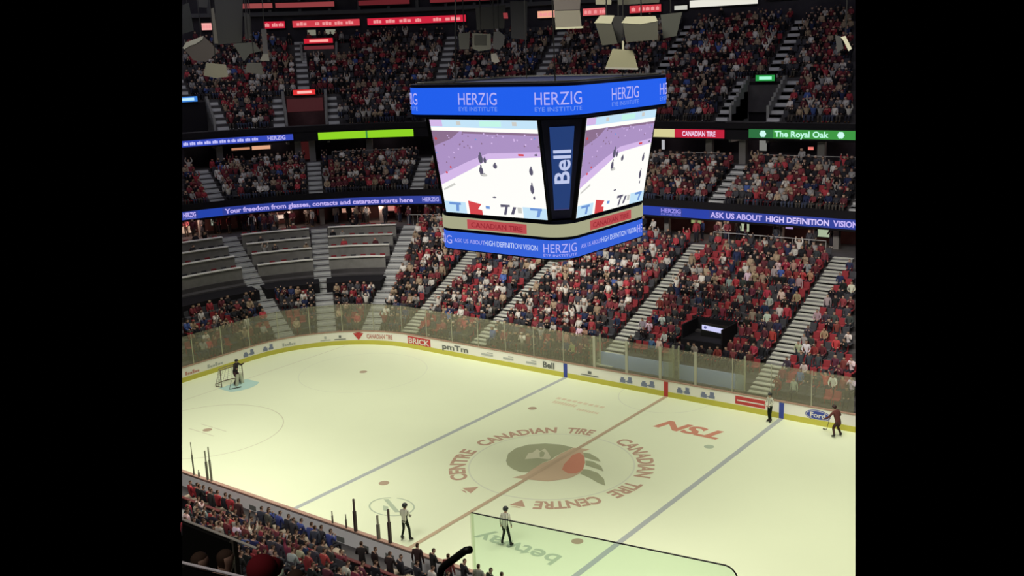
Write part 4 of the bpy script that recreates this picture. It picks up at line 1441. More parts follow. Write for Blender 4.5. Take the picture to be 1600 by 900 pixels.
# ------------------------------------------------------------------ fill the stands
PAL = [('dark red', (.22, .045, .055), 17), ('bright red', (.42, .055, .07), 9), ('black', (.02, .02, .024), 24), ('charcoal', (.06, .06, .07), 16), ('white', (.68, .65, .60), 12), ('navy', (.03, .04, .10), 6), ('light grey', (.36, .35, .34), 9), ('tan', (.38, .29, .20), 7), ('maroon', (.13, .035, .045), 11), ('blue', (.08, .13, .36), 2)]
PW = np.array([p[2] for p in PAL], float); PW /= PW.sum()
SKT = [(.62, .42, .32), (.55, .36, .27), (.42, .26, .18), (.22, .13, .09)]
HRT = [(.04, .025, .015), (.10, .06, .03), (.02, .015, .015), (.28, .20, .11), (.30, .04, .04), (.45, .43, .40)]


def clump(x, y, k=0):
    return math.sin(x * .55 + k) + math.sin(y * .73 + x * .21 + 2 * k)


slots = []


def add_slot(p, rz, level, sec, row, occ, red, lit):
    q = pr((p[0], p[1], p[2] + .9))
    if not (PXL + 4 < q[0] < PXR - 4 and -12 < q[1] < 905):
        return
    slots.append(dict(p=p, rz=rz, level=level, sec=sec, row=row, occ=occ, red=red, px=q, sc=FOC / q[2]))


def fill(level, rows, zf, aisles, prob, pitch, aw, skip=None, voms=(), redp=.3):
    cuts = [T_B] + sorted(aisles) + [T_E]
    for ri, (d0, d1) in enumerate(rows):
        dm = (d0 + d1) / 2
        for si, (ta, tb) in enumerate(zip(cuts, cuts[1:])):
            s0, s1 = t2s(ta, dm) + aw, t2s(tb, dm) - aw
            n = int((s1 - s0) / pitch)
            if n < 1:
                continue
            for k in range(n):
                s_ = s0 + (s1 - s0) * (k + .5) / n
                t = s2t(s_, dm)
                if skip and skip(t, dm):
                    continue
                if any(v[1] - .3 < dm < v[2] + .3 and abs(t2s(v[0], dm) - s_) < v[3] + 1.4 for v in voms):
                    continue
                x, y = P(t, d0 + .50)
                pb = prob(t, dm, x, y)
                add_slot((x, y, zf(dm)), inward(t) - math.pi / 2, level, si, ri, random.random() < pb, redp(t, dm, x, y) if callable(redp) else redp, 1)


def skip_low(t, d):
    x = CX - t
    if t < 0 and -1.6 < x < 2.15 and 3.9 < d < 7.0: return True
    if t < 0 and -6.4 < x < 5.3 and d < 2.9: return True
    if t < 0 and d < 1.4: return True
    if t > 30 and d > 6.1: return True
    return False


def prob_low(t, d, x, y):
    c = clump(x * .7, y * .9)
    if t < -27.6: return .60 if c > -.5 else .35
    if t < 8: return .86 if c > -1.0 else .55
    if t < 29: return .78
    return .72


fill('low', LROWS, zl, AISLES, prob_low, .53, .78, skip_low, redp=lambda t, d, x, y: .62 if t < 9 else .4)
# sparse guests at the counters
for a, b, nm in CSEC:
    for k, d in enumerate(CROWC):
        s0, s1 = t2s(a, d), t2s(b, d)
        n = int((s1 - s0) / .8)
        for j in range(n):
            t = s2t(s0 + (s1 - s0) * (j + .5) / n, d)
            x, y = P(t, d + .62)
            add_slot((x, y, zl(d + .62)), inward(t) - math.pi / 2, 'counter', 0, k, random.random() < (.14 if k < 3 else .3), .9 if k == 3 else .5, 1)
fill('club', CROWS, z2, AISLES, lambda t, d, x, y: .88, .54, .8, redp=.3)
fill('upper', UROWS, z3, AISLES3, lambda t, d, x, y: .90 if d < 33 or t < 0 else .6, .55, .75, voms=VOMS, redp=.1)
# guests standing in the lower concourse
for k in range(120):
    t = random.uniform(-30, 95)
    d = random.uniform(16.8, 20.5)
    x, y = P(t, d)
    add_slot((x, y, 6.6), inward(t) - math.pi / 2 + random.uniform(-1, 1), 'stand', 0, 0, True, 0, 1)

# near side stand
NROWS = [(2.9 + .82 * k, 2.9 + .82 * (k + 1)) for k in range(12)]
znear = lambda d: .9 + .41 * (d - 2.9)
bm = bmesh.new()
for d0, d1 in NROWS:
    box(bm, -30, 24, -RY - d1, -RY - d0, -.2, znear((d0 + d1) / 2))
box(bm, -30, 24, -RY - 2.9, -RY - .12, -.2, .25)
struct('floor_near_tier', bm, TIER)
NA = [-9.6, 1.9, 13.0]
for t, nm in zip(NA, ('by the white bench wall', 'near the tall dark posts', 'at the bottom edge')):
    root = thing('aisle_stairs', 'pale stairs in the near stand ' + nm, 'stairs')
    bm = bmesh.new()
    for d0, d1 in NROWS:
        for h in range(2):
            e0 = d0 + (d1 - d0) * h / 2; e1 = e0 + (d1 - d0) / 2
            box(bm, t - .6, t + .6, -RY - e1, -RY - e0, znear(e0) - .4, znear((e0 + e1) / 2) + .16)
    obj('flight', bm, CONC, root, True)
ncuts = [-30] + NA + [24]
for ri, (d0, d1) in enumerate(NROWS):
    for si, (xa, xb) in enumerate(zip(ncuts, ncuts[1:])):
        n = int((xb - xa - 1.5) / .55)
        for k in range(n):
            x = xa + .75 + (xb - xa - 1.5) * (k + .5) / n
            add_slot((x, -RY - d0 - .52, znear((d0 + d1) / 2)), 0, 'near', si, ri, random.random() < .93, .3, 1)

# bench wall behind the players' benches
bw = thing('bench_wall', 'dark low wall behind the team benches in front of the near crowd', 'low wall', (0, 0, 0))
bm = bmesh.new(); box(bm, -30, 20, -RY - 2.42, -RY - 2.32, .25, 1.25); obj('wall_panel', bm, DARK, bw, True)
bm = bmesh.new(); box(bm, -30, 20, -RY - 2.45, -RY - 2.29, 1.25, 1.30); obj('cap', bm, mat('dark_red_wall_cap', (.12, .03, .03), .5), bw, True)
for x0, x1, nm in ((-12.5, -8.2, 'left of the near blue line end'), (-6.9, -1.3, 'between the blue line and the tall dark posts'), (1.4, 8.5, 'right of the red line')):
    be = thing('team_bench', 'long brown players bench ' + nm, 'bench', ((x0 + x1) / 2, -RY - 1.35, .25))
    h_ = (x1 - x0) / 2
    bm = bmesh.new(); box(bm, -h_, h_, -.18, .18, .40, .46); obj('seat', bm, mat('bench_wood', (.4, .33, .25), .6), be, False)
    for kx in (-.85, -.3, .3, .85):
        bm = bmesh.new(); box(bm, kx * h_ - .03, kx * h_ + .03, -.12, .12, 0, .40); obj('leg', bm, METAL, be)

# ---- choose which are individuals
def hidden(q):
    x, y = q['px'][0], q['px'][1]
    return 640 < x < 1042 and 130 < y < 180 or 690 < x < 1005 and 178 < y < 395


people = [s_ for s_ in slots if s_['occ']]
vis = [s_ for s_ in people if not hidden(s_)]
vis.sort(key=lambda s_: -s_['sc'])
N_IND = 292
ind = vis[:N_IND]
idset = set(id(q) for q in ind)
rest = [s_ for s_ in people if id(s_) not in idset]

SECN = {'low': ['far stand behind oval sign', 'far stand by camera bay', 'far stand under scoreboard right', 'far stand under scoreboard', 'far stand under scoreboard left', 'first corner block', 'middle corner block', 'end block'],
        'near': ['near stand left of stairs', 'near stand between two stairs', 'near stand past tall posts', 'near stand bottom edge']}
groups = {}
for q in ind:
    groups.setdefault((q['level'], q['sec'], q['row']), []).append(q)
for key, L in groups.items():
    L.sort(key=lambda q: q['px'][0])
    for i, q in enumerate(L):
        q['ord'] = i
HATS = ['', 'bare-headed ', '', 'capped ']


def mk_person(q, i):
    kd = 'stand' if q['level'] == 'stand' else 'sit'
    opts = [x for x in PRO if x[0] == kd]
    pt = opts[int(rng.choice(len(opts), p=[.3, .2, .25, .2, .05] if kd == 'sit' else None))]
    ci = int(rng.choice(len(PAL), p=PW))
    nm, col, _ = PAL[ci]
    o = bpy.data.objects.new('person', pt[2][0])
    COL.objects.link(o)
    o.location = Vector(q['p']) + Vector((rng.uniform(-.04, .04), 0, 0))
    o.rotation_euler = (0, 0, q['rz'] + rng.uniform(-.25, .25))
    f = rng.uniform(.93, 1.06)
    o.scale = (f, f, f)
    o.color = (*[c * rng.uniform(.8, 1.2) for c in col], 1)
    if q['level'] in ('near', 'low'):
        lab = 'person in %s top, %s row, %s, %s along' % (nm, ORD[q['row']], SECN[q['level']][q['sec']], ORD[min(q['ord'], 39)])
    else:
        lab = 'person in %s top in the concourse crowd, %s from the left' % (nm, ORD[min(q['ord'], 39)])
    tag(o, lab, 'person', 'spectators seated nearest, each a person')


for i, q in enumerate(ind):
    mk_person(q, i)

# ---- the rest of the crowd as one countless object
V, F_, COLS = [], [], []
off = 0
for q in rest:
    kd = 'stand' if q['level'] == 'stand' else 'sit'
    if q['level'] in ('upper', 'club', 'low') and rng.random() < .02:
        kd = 'stand'
    opts = [x for x in PRO if x[0] == kd]
    me, co, rg = opts[int(rng.integers(len(opts)))][3]
    key = me.name
    if not hasattr(mk_person, 'cache'):
        mk_person.cache = {}
    if key not in mk_person.cache:
        mk_person.cache[key] = [tuple(p.vertices) for p in me.polygons]
    fs = mk_person.cache[key]
    a = q['rz'] + rng.uniform(-.3, .3)
    f = rng.uniform(.92, 1.06)
    c, s_ = math.cos(a) * f, math.sin(a) * f
    x = co[:, 0] * c - co[:, 1] * s_ + q['p'][0]
    y = co[:, 0] * s_ + co[:, 1] * c + q['p'][1]
    z = co[:, 2] * f + q['p'][2]
    V.append(np.stack([x, y, z], 1))
    F_.extend([tuple(i + off for i in ff) for ff in fs])
    off += len(co)
    top = np.array(PAL[int(rng.choice(len(PAL), p=PW))][1]) * rng.uniform(.75, 1.25)
    sk = np.array(SKT[int(rng.choice(4, p=[.4, .35, .17, .08]))]); hr = np.array(HRT[int(rng.integers(6))])
    tr = np.array([(.03, .03, .04), (.05, .06, .10), (.08, .07, .06)][int(rng.integers(3))])
    pal = np.array([sk, top, tr, hr])
    COLS.append(pal[np.minimum(rg, 3)])
V = np.concatenate(V); COLS = np.concatenate(COLS)
me = bpy.data.meshes.new('crowd')
me.from_pydata(V.tolist(), [], F_)
at = me.color_attributes.new('Col', 'FLOAT_COLOR', 'POINT')
at.data.foreach_set('color', np.concatenate([COLS, np.ones((len(COLS), 1))], 1).astype(np.float32).ravel())
me.polygons.foreach_set('use_smooth', [True] * len(me.polygons))
me.materials.append(CROWDM)
o = bpy.data.objects.new('crowd', me); COL.objects.link(o)
tag(o, 'packed crowd of spectators filling the far and end stands on all three levels', 'crowd', None, 'stuff')
print('people', len(people), 'crowd verts', len(V))

# ---- seats
seats = [s_ for s_ in slots if s_['level'] not in ('stand',)]
vs = [s_ for s_ in seats if not s_['occ'] and not hidden(s_) and s_['level'] in ('near', 'low')]
vs.sort(key=lambda s_: -s_['sc'])
inds = vs[:230]
ids = set(id(q) for q in inds)
RED_, GRY_ = (.31, .045, .055), (.07, .07, .08)
byrow = {}
for q in inds:
    byrow.setdefault((q['level'], q['sec'], q['row']), []).append(q)
for key, L in byrow.items():
    L.sort(key=lambda q: q['px'][0])
    for i, q in enumerate(L):
        red = random.random() < q['red']
        lev = SECN[q['level']][q['sec']]
        t = thing('stadium_seat', ('empty %s seat, %s row, %s, %s along' % ('red' if red else 'dark grey', ORD[q['row']], lev, ORD[min(i, 39)])), 'seat', q['p'], q['rz'], 'empty stadium seats')
        for nm, mm in (('seat_pan', seatpan), ('backrest', seatback)):
            o = bpy.data.objects.new(nm, mm); COL.objects.link(o); o.parent = t
            o.color = (*(RED_ if red else GRY_), 1)
sv, sf = [], []
for mm in (seatpan, seatback):
    for p in mm.polygons: pass
lowp = []
bm = bmesh.new(); box(bm, -.22, .22, -.02, .40, .40, .46); box(bm, -.22, .22, -.10, -.05, .44, .88); box(bm, -.03, .03, 0, .1, 0, .42)
bm.verts.ensure_lookup_table(); bm.verts.index_update()
bco = np.array([v.co[:] for v in bm.verts]); bfs = [tuple(v.index for v in f.verts) for f in bm.faces]; bm.free()
V, F_, COLS, off = [], [], [], 0
for q in seats:
    if id(q) in ids: continue
    if q['level'] == 'upper' and q['occ']: continue
    c, s_ = math.cos(q['rz']), math.sin(q['rz'])
    V.append(np.stack([bco[:, 0] * c - bco[:, 1] * s_ + q['p'][0], bco[:, 0] * s_ + bco[:, 1] * c + q['p'][1], bco[:, 2] + q['p'][2]], 1))
    F_.extend([tuple(i + off for i in ff) for ff in bfs]); off += len(bco)
    red = random.random() < q['red']
    COLS.append(np.tile(np.array((*(RED_ if red else GRY_), 1)), (len(bco), 1)))
V = np.concatenate(V); COLS = np.concatenate(COLS)
me = bpy.data.meshes.new('stadium_seating'); me.from_pydata(V.tolist(), [], F_)
at = me.color_attributes.new('Col', 'FLOAT_COLOR', 'POINT'); at.data.foreach_set('color', COLS.astype(np.float32).ravel())
me.materials.append(CROWDM)
o = bpy.data.objects.new('stadium_seating', me); COL.objects.link(o)
tag(o, 'rows of red and dark grey seats filling the stands under the crowd', 'seating', None, 'stuff')

# ------------------------------------------------------------------ bench staff and players on the near side
for i, (px, py, col, cn, kd, rz, extra) in enumerate([
    (376, 776, (.10, .05, .05), 'dark brown', 'stand', .2, 'standing at the bench in front of the left block'),
    (318, 790, (.03, .03, .03), 'black', 'stand', 0, 'standing by the bench near the left edge'),
    (335, 775, (.05, .05, .05), 'charcoal', 'stand', 0, 'standing behind the thin pale posts'),
    (413, 805, (.06, .065, .09), 'blue-grey', 'stand', .3, 'standing at the white bench wall, left of two'),
    (424, 808, (.12, .12, .10), 'olive grey', 'stand', -.2, 'standing at the white bench wall, right of two'),
    (462, 817, (.06, .06, .07), 'dark grey', 'stand', 0, 'standing at the end of the first blue line'),
    (497, 838, (.07, .08, .11), 'slate blue', 'stand', .3, 'standing right of the blue jackets'),
    (568, 850, (.035, .03, .03), 'black', 'stand', .6, 'standing beside the tallest dark post'),
    (590, 862, (.03, .02, .02), 'black', 'stand', -.3, 'standing between the dark posts'),
    (612, 868, (.04, .03, .03), 'dark', 'stand', .2, 'standing under the dark post by the referee'),
]):
    q = on_plane(px, py + 18, 1, -RY - 1.85)
    me = [x for x in PRO if x[0] == 'stand'][i % 2][2][0]
    o = bpy.data.objects.new('person', me); COL.objects.link(o)
    o.location = (q.x, -RY - 1.95, .25)
    o.rotation_euler = (0, 0, rz)
    o.color = (*col, 1)
    tag(o, 'person in %s jacket %s' % (cn, extra), 'person')
JER = [((.42, .05, .06), 'red'), ((.04, .04, .05), 'black'), ((.55, .53, .5), 'white'), ((.06, .08, .26), 'blue')]
k = 0
for x0, x1, nm, js in ((-12.4, -8.6, 'left', (0, 0, 1)), (-6.5, -1.6, 'middle', (3, 3, 1)), (1.8, 8.0, 'right', (1, 1, 2))):
    n = 7
    for j in range(n):
        x = x0 + (x1 - x0) * (j + .5) / n
        if not (PXL + 6 < pr((x, -RY - 1.4, 1))[0] < PXR): continue
        jc = JER[js[j % 3]]
        me = [y for y in PRO if y[0] == 'sit'][(j * 2 + k) % 4][2][0]
        o = bpy.data.objects.new('person', me); COL.objects.link(o)
        o.location = (x + random.uniform(-.1, .1), -RY - 1.35, .27); o.rotation_euler = (0, 0, random.uniform(-.3, .3)); o.color = (*jc[0], 1)
        tag(o, 'player in %s jersey sitting on the %s team bench, %s from its left end' % (jc[1], nm, ORD[j]), 'person', 'players on the near benches')
    k += 1

for i, (px, py, col, cn) in enumerate([(652, 858, (.05, .03, .03), 'dark brown'), (676, 866, (.03, .03, .03), 'black'), (700, 872, (.20, .05, .05), 'dark red'), (724, 877, (.03, .03, .035), 'charcoal'),
                                       (747, 884, (.30, .28, .26), 'grey'), (765, 889, (.03, .04, .03), 'black-green'), (783, 886, (.05, .05, .05), 'dark grey'), (888, 893, (.02, .03, .02), 'black')]):
    q = on_plane(px, py, 1, -RY - .75)
    me = [x for x in PRO if x[0] == 'stand'][i % 2][2][0]
    o = bpy.data.objects.new('person', me); COL.objects.link(o)
    o.location = (q.x, -RY - .75, .25 if px < 880 else q.z - 1.75)
    if px > 880: o.location = (q.x, -RY - .75, .25)
    o.rotation_euler = (0, 0, .3 * (-1) ** i); o.color = (*col, 1)
    tag(o, 'person in %s top at the near boards, %s right of the dark posts' % (cn, ORD[i]), 'person')

# stanchion posts along the near glass and benches
for px, ptop, pbot, w_, c, lab in ((304, 693, 748, .03, (.30, .31, .22), 'thin pale post standing on the near boards at the left edge'), (312, 735, 752, .035, (.2, .18, .14), 'short dark post on the near boards at the left'),
                                   (325, 706, 752, .045, (.22, .23, .17), 'left of the two pale posts close together'), (331, 700, 754, .04, (.26, .27, .2), 'right of the two pale posts close together'),
                                   (556, 781, 830, .06, (.06, .045, .04), 'tall dark post left of the oval logo'), (592, 806, 843, .06, (.24, .23, .18), 'grey-green post below the oval logo'), (610, 797, 850, .06, (.07, .05, .045), 'dark post left of the striped referee'),
                                   (520, 799, 818, .03, (.12, .11, .09), 'short thin post between blue line and tall dark post'), (541, 804, 820, .03, (.14, .13, .1), 'shorter thin post beside the tall dark post')):
    b = on_plane(px, pbot, 1, -RY - .09); a = on_plane(px, ptop, 1, -RY - .09)
    t = thing('post', lab, 'post', (b.x, -RY - .09, 1.10), group='posts on the near boards')
    bm = bmesh.new(); box(bm, -w_, w_, -w_, w_, 0, (a.z - 1.10) * .62); obj('lower_tube', bm, mat('post_%s' % px, c, .5), t)
    bm = bmesh.new(); box(bm, -w_ * .6, w_ * .6, -w_ * .6, w_ * .6, (a.z - 1.10) * .62, a.z - 1.10); obj('upper_tube', bm, mat('post_top_%s' % px, tuple(q * 1.8 for q in c), .5), t)

# ------------------------------------------------------------------ goal
goal = thing('hockey_goal', 'hockey goal with thin dark frame and pale net behind the blue crease', 'goal', (-27.13, 0, 0))
GM = mat('goal_frame_paint', (.22, .17, .13), .4)
for sy in (-1, 1):
    bm = bmesh.new(); tube(bm, [(0, sy * .92, 0), (0, sy * .92, 1.22)], .035, 8); obj('goal_post', bm, GM, goal)
bm = bmesh.new(); tube(bm, [(0, -.92, 1.22), (0, .92, 1.22)], .035, 8); obj('crossbar', bm, GM, goal)
bm = bmesh.new(); tube(bm, [(0, -.92, .03), (-.55, -1.0, .03), (-.95, -.7, .03), (-1.05, 0, .03), (-.95, .7, .03), (-.55, 1.0, .03), (0, .92, .03)], .03, 8)
tube(bm, [(0, -.92, 1.2), (-.4, -.75, 1.2), (-.5, 0, 1.2), (-.4, .75, 1.2), (0, .92, 1.2)], .025, 8); obj('base_frame', bm, GM, goal)
bm = bmesh.new()
prof = [(0, -.92), (-.3, -.96), (-.55, -1.0), (-.8, -.86), (-.95, -.7), (-1.03, -.35), (-1.05, 0), (-1.03, .35), (-.95, .7), (-.8, .86), (-.55, 1.0), (-.3, .96), (0, .92)]
topp = [(0, -.92), (-.2, -.86), (-.4, -.75), (-.45, -.6), (-.48, -.4), (-.5, -.2), (-.5, 0), (-.5, .2), (-.48, .4), (-.45, .6), (-.4, .75), (-.2, .86), (0, .92)]
NW = mat('net_cord', (.62, .62, .55), .8)
for i in range(len(prof)):
    tube(bm, [(*prof[i], .03), (*topp[i], 1.2)], .012, 4)
for h in range(1, 7):
    f = h / 7
    tube(bm, [(prof[i][0] * (1 - f) + topp[i][0] * f, prof[i][1] * (1 - f) + topp[i][1] * f, .03 + 1.17 * f) for i in range(len(prof))], .012, 4)
obj('net', bm, NW, goal)

# ------------------------------------------------------------------ skaters and officials
def hand_joints(J, E, side, wrist, out, curl, reg):
    """palm and five bent fingers grown from the wrist joint"""
    w_ = Vector(wrist); d = Vector(out).normalized()
    a = d.orthogonal().normalized(); b = d.cross(a)
    palm = w_ + d * .07
    J[side + 'palm'] = (tuple(palm), (.035, .018)); E.append((side + 'w', side + 'palm')); reg[side + 'palm'] = 0
    for i, (sp_, ln) in enumerate(((-.030, .062), (-.010, .072), (.010, .068), (.030, .055))):
        k = palm + d * .035 + a * sp_
        t = k + d * ln * .55 + b * ln * curl * .5
        e = t + d * ln * .25 + b * ln * curl
        for nm, p in (('k', k), ('t', t), ('e', e)):
            J['%sf%d%s' % (side, i, nm)] = (tuple(p), .009); reg['%sf%d%s' % (side, i, nm)] = 0
        E += [(side + 'palm', '%sf%dk' % (side, i)), ('%sf%dk' % (side, i), '%sf%dt' % (side, i)), ('%sf%dt' % (side, i), '%sf%de' % (side, i))]
    k = w_ + d * .03 + a * -.035; e = k + d * .045 + a * -.025 + b * .02
    J[side + 'th1'] = (tuple(k), .011); J[side + 'th2'] = (tuple(e), .009); E += [(side + 'w', side + 'th1'), (side + 'th1', side + 'th2')]; reg[side + 'th1'] = reg[side + 'th2'] = 0


def stripe_mat():
    m = bpy.data.materials.new('striped_shirt')
    m.use_nodes = True
    nt = m.node_tree
    b = nt.nodes['Principled BSDF']; b.inputs['Roughness'].default_value = .85
    tc = nt.nodes.new('ShaderNodeTexCoord'); sp_ = nt.nodes.new('ShaderNodeSeparateXYZ')
    mu = nt.nodes.new('ShaderNodeMath'); mu.operation = 'MULTIPLY'; mu.inputs[1].default_value = 14
    fr = nt.nodes.new('ShaderNodeMath'); fr.operation = 'FRACT'
    gt = nt.nodes.new('ShaderNodeMath'); gt.operation = 'GREATER_THAN'; gt.inputs[1].default_value = .74
    mx = nt.nodes.new('ShaderNodeMix'); mx.data_type = 'RGBA'
    mx.inputs['A'].default_value = (.72, .72, .60, 1); mx.inputs['B'].default_value = (.04, .05, .04, 1)
    nt.links.new(tc.outputs['Object'], sp_.inputs[0]); nt.links.new(sp_.outputs['X'], mu.inputs[0]); nt.links.new(mu.outputs[0], fr.inputs[0])
    nt.links.new(fr.outputs[0], gt.inputs[0]); nt.links.new(gt.outputs[0], mx.inputs['Factor']); nt.links.new(mx.outputs['Result'], b.inputs['Base Color'])
    return m


STR = stripe_mat()
BPANT = mat('black_trousers', (.012, .018, .012), .8, .1)
SKATE = mat('black_skate_boot', (.015, .015, .015), .5, .3)
HEL = mat('black_helmet', (.015, .02, .02), .35, .5)
STEEL = mat('skate_blade', (.5, .5, .5), .3, .5, metal=.6)


def skater(label, loc, rz, J, shirt, pants, helmet, hands=True, pads=None, scale=1.0, blades=True):
    E = [e for e in EDG if not e[1] in ('lh', 'rh')]
    reg = dict(REG)
    J = dict(J)
    for s_ in 'lr':
        w_ = J[s_ + 'w'][0]; h_ = J[s_ + 'h'][0]
        del J[s_ + 'h']
        if hands:
            hand_joints(J, E, s_, w_, Vector(h_) - Vector(w_), .5, reg)
    hd = Vector(J['head'][0])
    J['nose'] = (tuple(hd + Vector((0, .105, -.02))), .014); E.append(('head', 'nose')); reg['nose'] = 0
    J['lear'] = (tuple(hd + Vector((-.10, 0, -.02))), .016); J['rear'] = (tuple(hd + Vector((.10, 0, -.02))), .016)
    E += [('head', 'lear'), ('head', 'rear')]; reg['lear'] = reg['rear'] = 0
    me, co, rg = skin_mesh('person', J, E, reg, 2)
    for x in (SKIN, shirt, pants, HAIR): me.materials.append(x)
    o = bpy.data.objects.new('person', me); COL.objects.link(o)
    o.location = loc; o.rotation_euler = (0, 0, rz); o.scale = (scale,) * 3
    tag(o, label, 'person')
    # helmet
    bm = bmesh.new()
    bmesh.ops.create_uvsphere(bm, u_segments=16, v_segments=10, radius=.135)
    bmesh.ops.delete(bm, geom=[v for v in bm.verts if v.co.z < -.02 and v.co.y > -.03 or v.co.z < -.07], context='VERTS')
    bmesh.ops.translate(bm, vec=hd + Vector((0, -.005, .03)), verts=bm.verts[:])
    h = obj('helmet', bm, helmet, o, smooth=True)
    # eyes
    for s_ in 'lr':
        a_, t_ = Vector(J[s_ + 'a'][0]), Vector(J[s_ + 't'][0])
        f = (t_ - a_); f.z = 0; f.normalize()
        g = Vector((-f.y, f.x, 0))
        bm = bmesh.new()
        base = Vector((a_.x, a_.y, a_.z - .10))
        tube(bm, [base + Vector((0, 0, .16)), base + Vector((0, 0, .06)), base + f * .07 + Vector((0, 0, .04)), base + f * .17 + Vector((0, 0, .02))], [.065, .06, .05, .038], 8)
        b_ = obj('skate', bm, SKATE, o, smooth=True)
        bm = bmesh.new()
        pts_ = [base - f * .10 + Vector((0, 0, -.045)), base + f * .22 + Vector((0, 0, -.045)), base + f * .19 + Vector((0, 0, .01)), base - f * .08 + Vector((0, 0, .01))]
        A_ = [bm.verts.new(p + g * .006) for p in pts_]; B_ = [bm.verts.new(p - g * .006) for p in pts_]
        bm.faces.new(A_); bm.faces.new(B_[::-1])
        for i in range(4): bm.faces.new([A_[i], B_[i], B_[(i + 1) % 4], A_[(i + 1) % 4]])
        obj('blade', bm, STEEL, b_)
    if pads:
        for s_ in 'lr':
            k_, a_ = Vector(J[s_ + 'k'][0]), Vector(J[s_ + 'a'][0])
            bm = bmesh.new()
            v = box(bm, -.14, .14, .04, .16, -.42, .42)
            bmesh.ops.bevel(bm, geom=bm.edges[:], offset=.03, segments=2, affect='EDGES')
            q = (k_ - a_).normalized().to_track_quat('Z', 'Y')
            bmesh.ops.transform(bm, matrix=Matrix.Translation((k_ + a_) / 2 + Vector((0, .03, .02))) @ Matrix.Rotation(math.atan2(k_.x - a_.x, k_.z - a_.z), 4, 'Y'), verts=bm.verts[:])
            obj('leg_pad', bm, pads, o, smooth=False)
    return o, me


def set_j(J, **kw):
    for k_, v_ in kw.items():
        J[k_] = (v_, J[k_][1])
    return J


# referee near the bottom: facing away, legs apart
def lift(J, z=.10):
    return {k_: ((v_[0][0], v_[0][1], v_[0][2] + (z if k_ not in () else 0)), v_[1]) for k_, v_ in J.items()}


J = pose('stand', 'lap', .05)
J = set_j(J, lk=(-.13, .06, .50), la=(-.20, -.02, .10), lt=(-.22, .10, .06), rk=(.15, .10, .50), ra=(.22, .02, .10), rt=(.26, .13, .06))
skater('person, referee in striped shirt and black trousers, standing in front of the near benches', (-.66, -10.9, .05), math.radians(10), J, STR, BPANT, HEL)
J = pose('stand', 'down', .12)
J = set_j(J, pelvis=(0, -.05, .88), lk=(-.12, .18, .52), la=(-.16, -.08, .14), lt=(-.18, .04, .08), rk=(.12, .10, .48), ra=(.26, -.10, .10), rt=(.30, .02, .06), lhip=(-.09, -.04, .86), rhip=(.09, -.04, .86))
skater('person, linesman in striped shirt and black trousers, skating behind the greenish guard glass', (3.55, -8.75, .05), math.radians(20), J, STR, BPANT, HEL)
J = pose('stand', 'lap', .02)
J = set_j(J, la=(-.06, -.02, .10), ra=(.09, -.04, .10), lk=(-.07, .04, .5), rk=(.08, .04, .5), lt=(-.10, .10, .05), rt=(.12, .09, .05))
skater('person, linesman in striped shirt against the far boards at the second blue line', (7.42, 12.05, .05), math.radians(160), J, STR, BPANT, HEL)
MAR = mat('dark_maroon_jersey', (.13, .045, .04), .85, .1); MARP = mat('dark_brown_hockey_pants', (.07, .04, .035), .85, .1)
J = pose('stand', 'lap', .28)
J = set_j(J, pelvis=(0, -.10, .84), lhip=(-.11, -.10, .82), rhip=(.11, -.10, .82), lk=(-.16, .12, .50), la=(-.26, -.10, .14), lt=(-.28, .02, .08), rk=(.18, .14, .48), ra=(.28, -.02, .10), rt=(.32, .10, .06),
          le=(-.42, .22, 1.15), lw=(-.55, .42, 1.02), lh=(-.58, .50, .98), re=(.40, .20, 1.12), rw=(.36, .45, .98), rh=(.34, .54, .95))
J = {k_: (v_[0], (v_[1] * 1.25 if k_ in ('lhip', 'rhip', 'lk', 'rk', 'la', 'ra', 'ls', 'rs', 'le', 're', 'chest', 'waist', 'pelvis') else v_[1])) for k_, v_ in J.items()}
pl = (11.55, 11.75, .05)
skater('person, hockey player in dark maroon uniform skating by the blue oval sign', pl, math.radians(60), J, MAR, MARP, mat('dark_helmet', (.04, .02, .02), .4))
WOOD = mat('dark_stick', (.05, .04, .035), .5)


def stick(label, a, b, c):
    t = thing('hockey_stick', label, 'hockey stick', a)
    a = Vector(a)
    bm = bmesh.new(); tube(bm, [(0, 0, 0), Vector(b) - a], .016, 6); obj('shaft', bm, WOOD, t)
    bm = bmesh.new(); tube(bm, [Vector(b) - a, Vector(c) - a], [.02, .035], 6); obj('blade', bm, WOOD, t)


stick('dark hockey stick held by the maroon player near the blue oval sign', (11.1, 12.0, 1.25), (10.75, 12.35, .10), (10.5, 12.5, .05))
# goalkeeper
J = pose('stand', 'up', .10)
J = set_j(J, pelvis=(0, -.10, .80), lhip=(-.13, -.10, .78), rhip=(.13, -.10, .78), lk=(-.20, .15, .50), la=(-.28, -.02, .12), lt=(-.30, .10, .06), rk=(.20, .15, .50), ra=(.28, -.02, .12), rt=(.30, .10, .06),
          le=(-.42, .15, 1.25), lw=(-.46, .35, 1.38), lh=(-.47, .42, 1.45), re=(.42, .15, 1.2), rw=(.44, .38, 1.22), rh=(.44, .46, 1.26))
J = {k_: (v_[0], (v_[1] * 1.3 if k_ in ('lhip', 'rhip', 'lk', 'rk', 'la', 'ra', 'ls', 'rs', 'le', 're', 'chest', 'waist', 'pelvis') else v_[1])) for k_, v_ in J.items()}
skater('person, goalkeeper in dark jersey and pale leg pads standing in the goal mouth', (-26.75, .12, .05), math.radians(-75), J, mat('near_black_jersey', (.03, .022, .028), .85), mat('plum_pants', (.09, .04, .05), .85), HEL, pads=mat('pale_leg_pad', (.62, .62, .48), .6))
stick('grey goalkeeper stick lying across the pale crease', (-26.5, -.55, .5), (-26.2, -1.0, .06), (-25.95, -.2, .05))

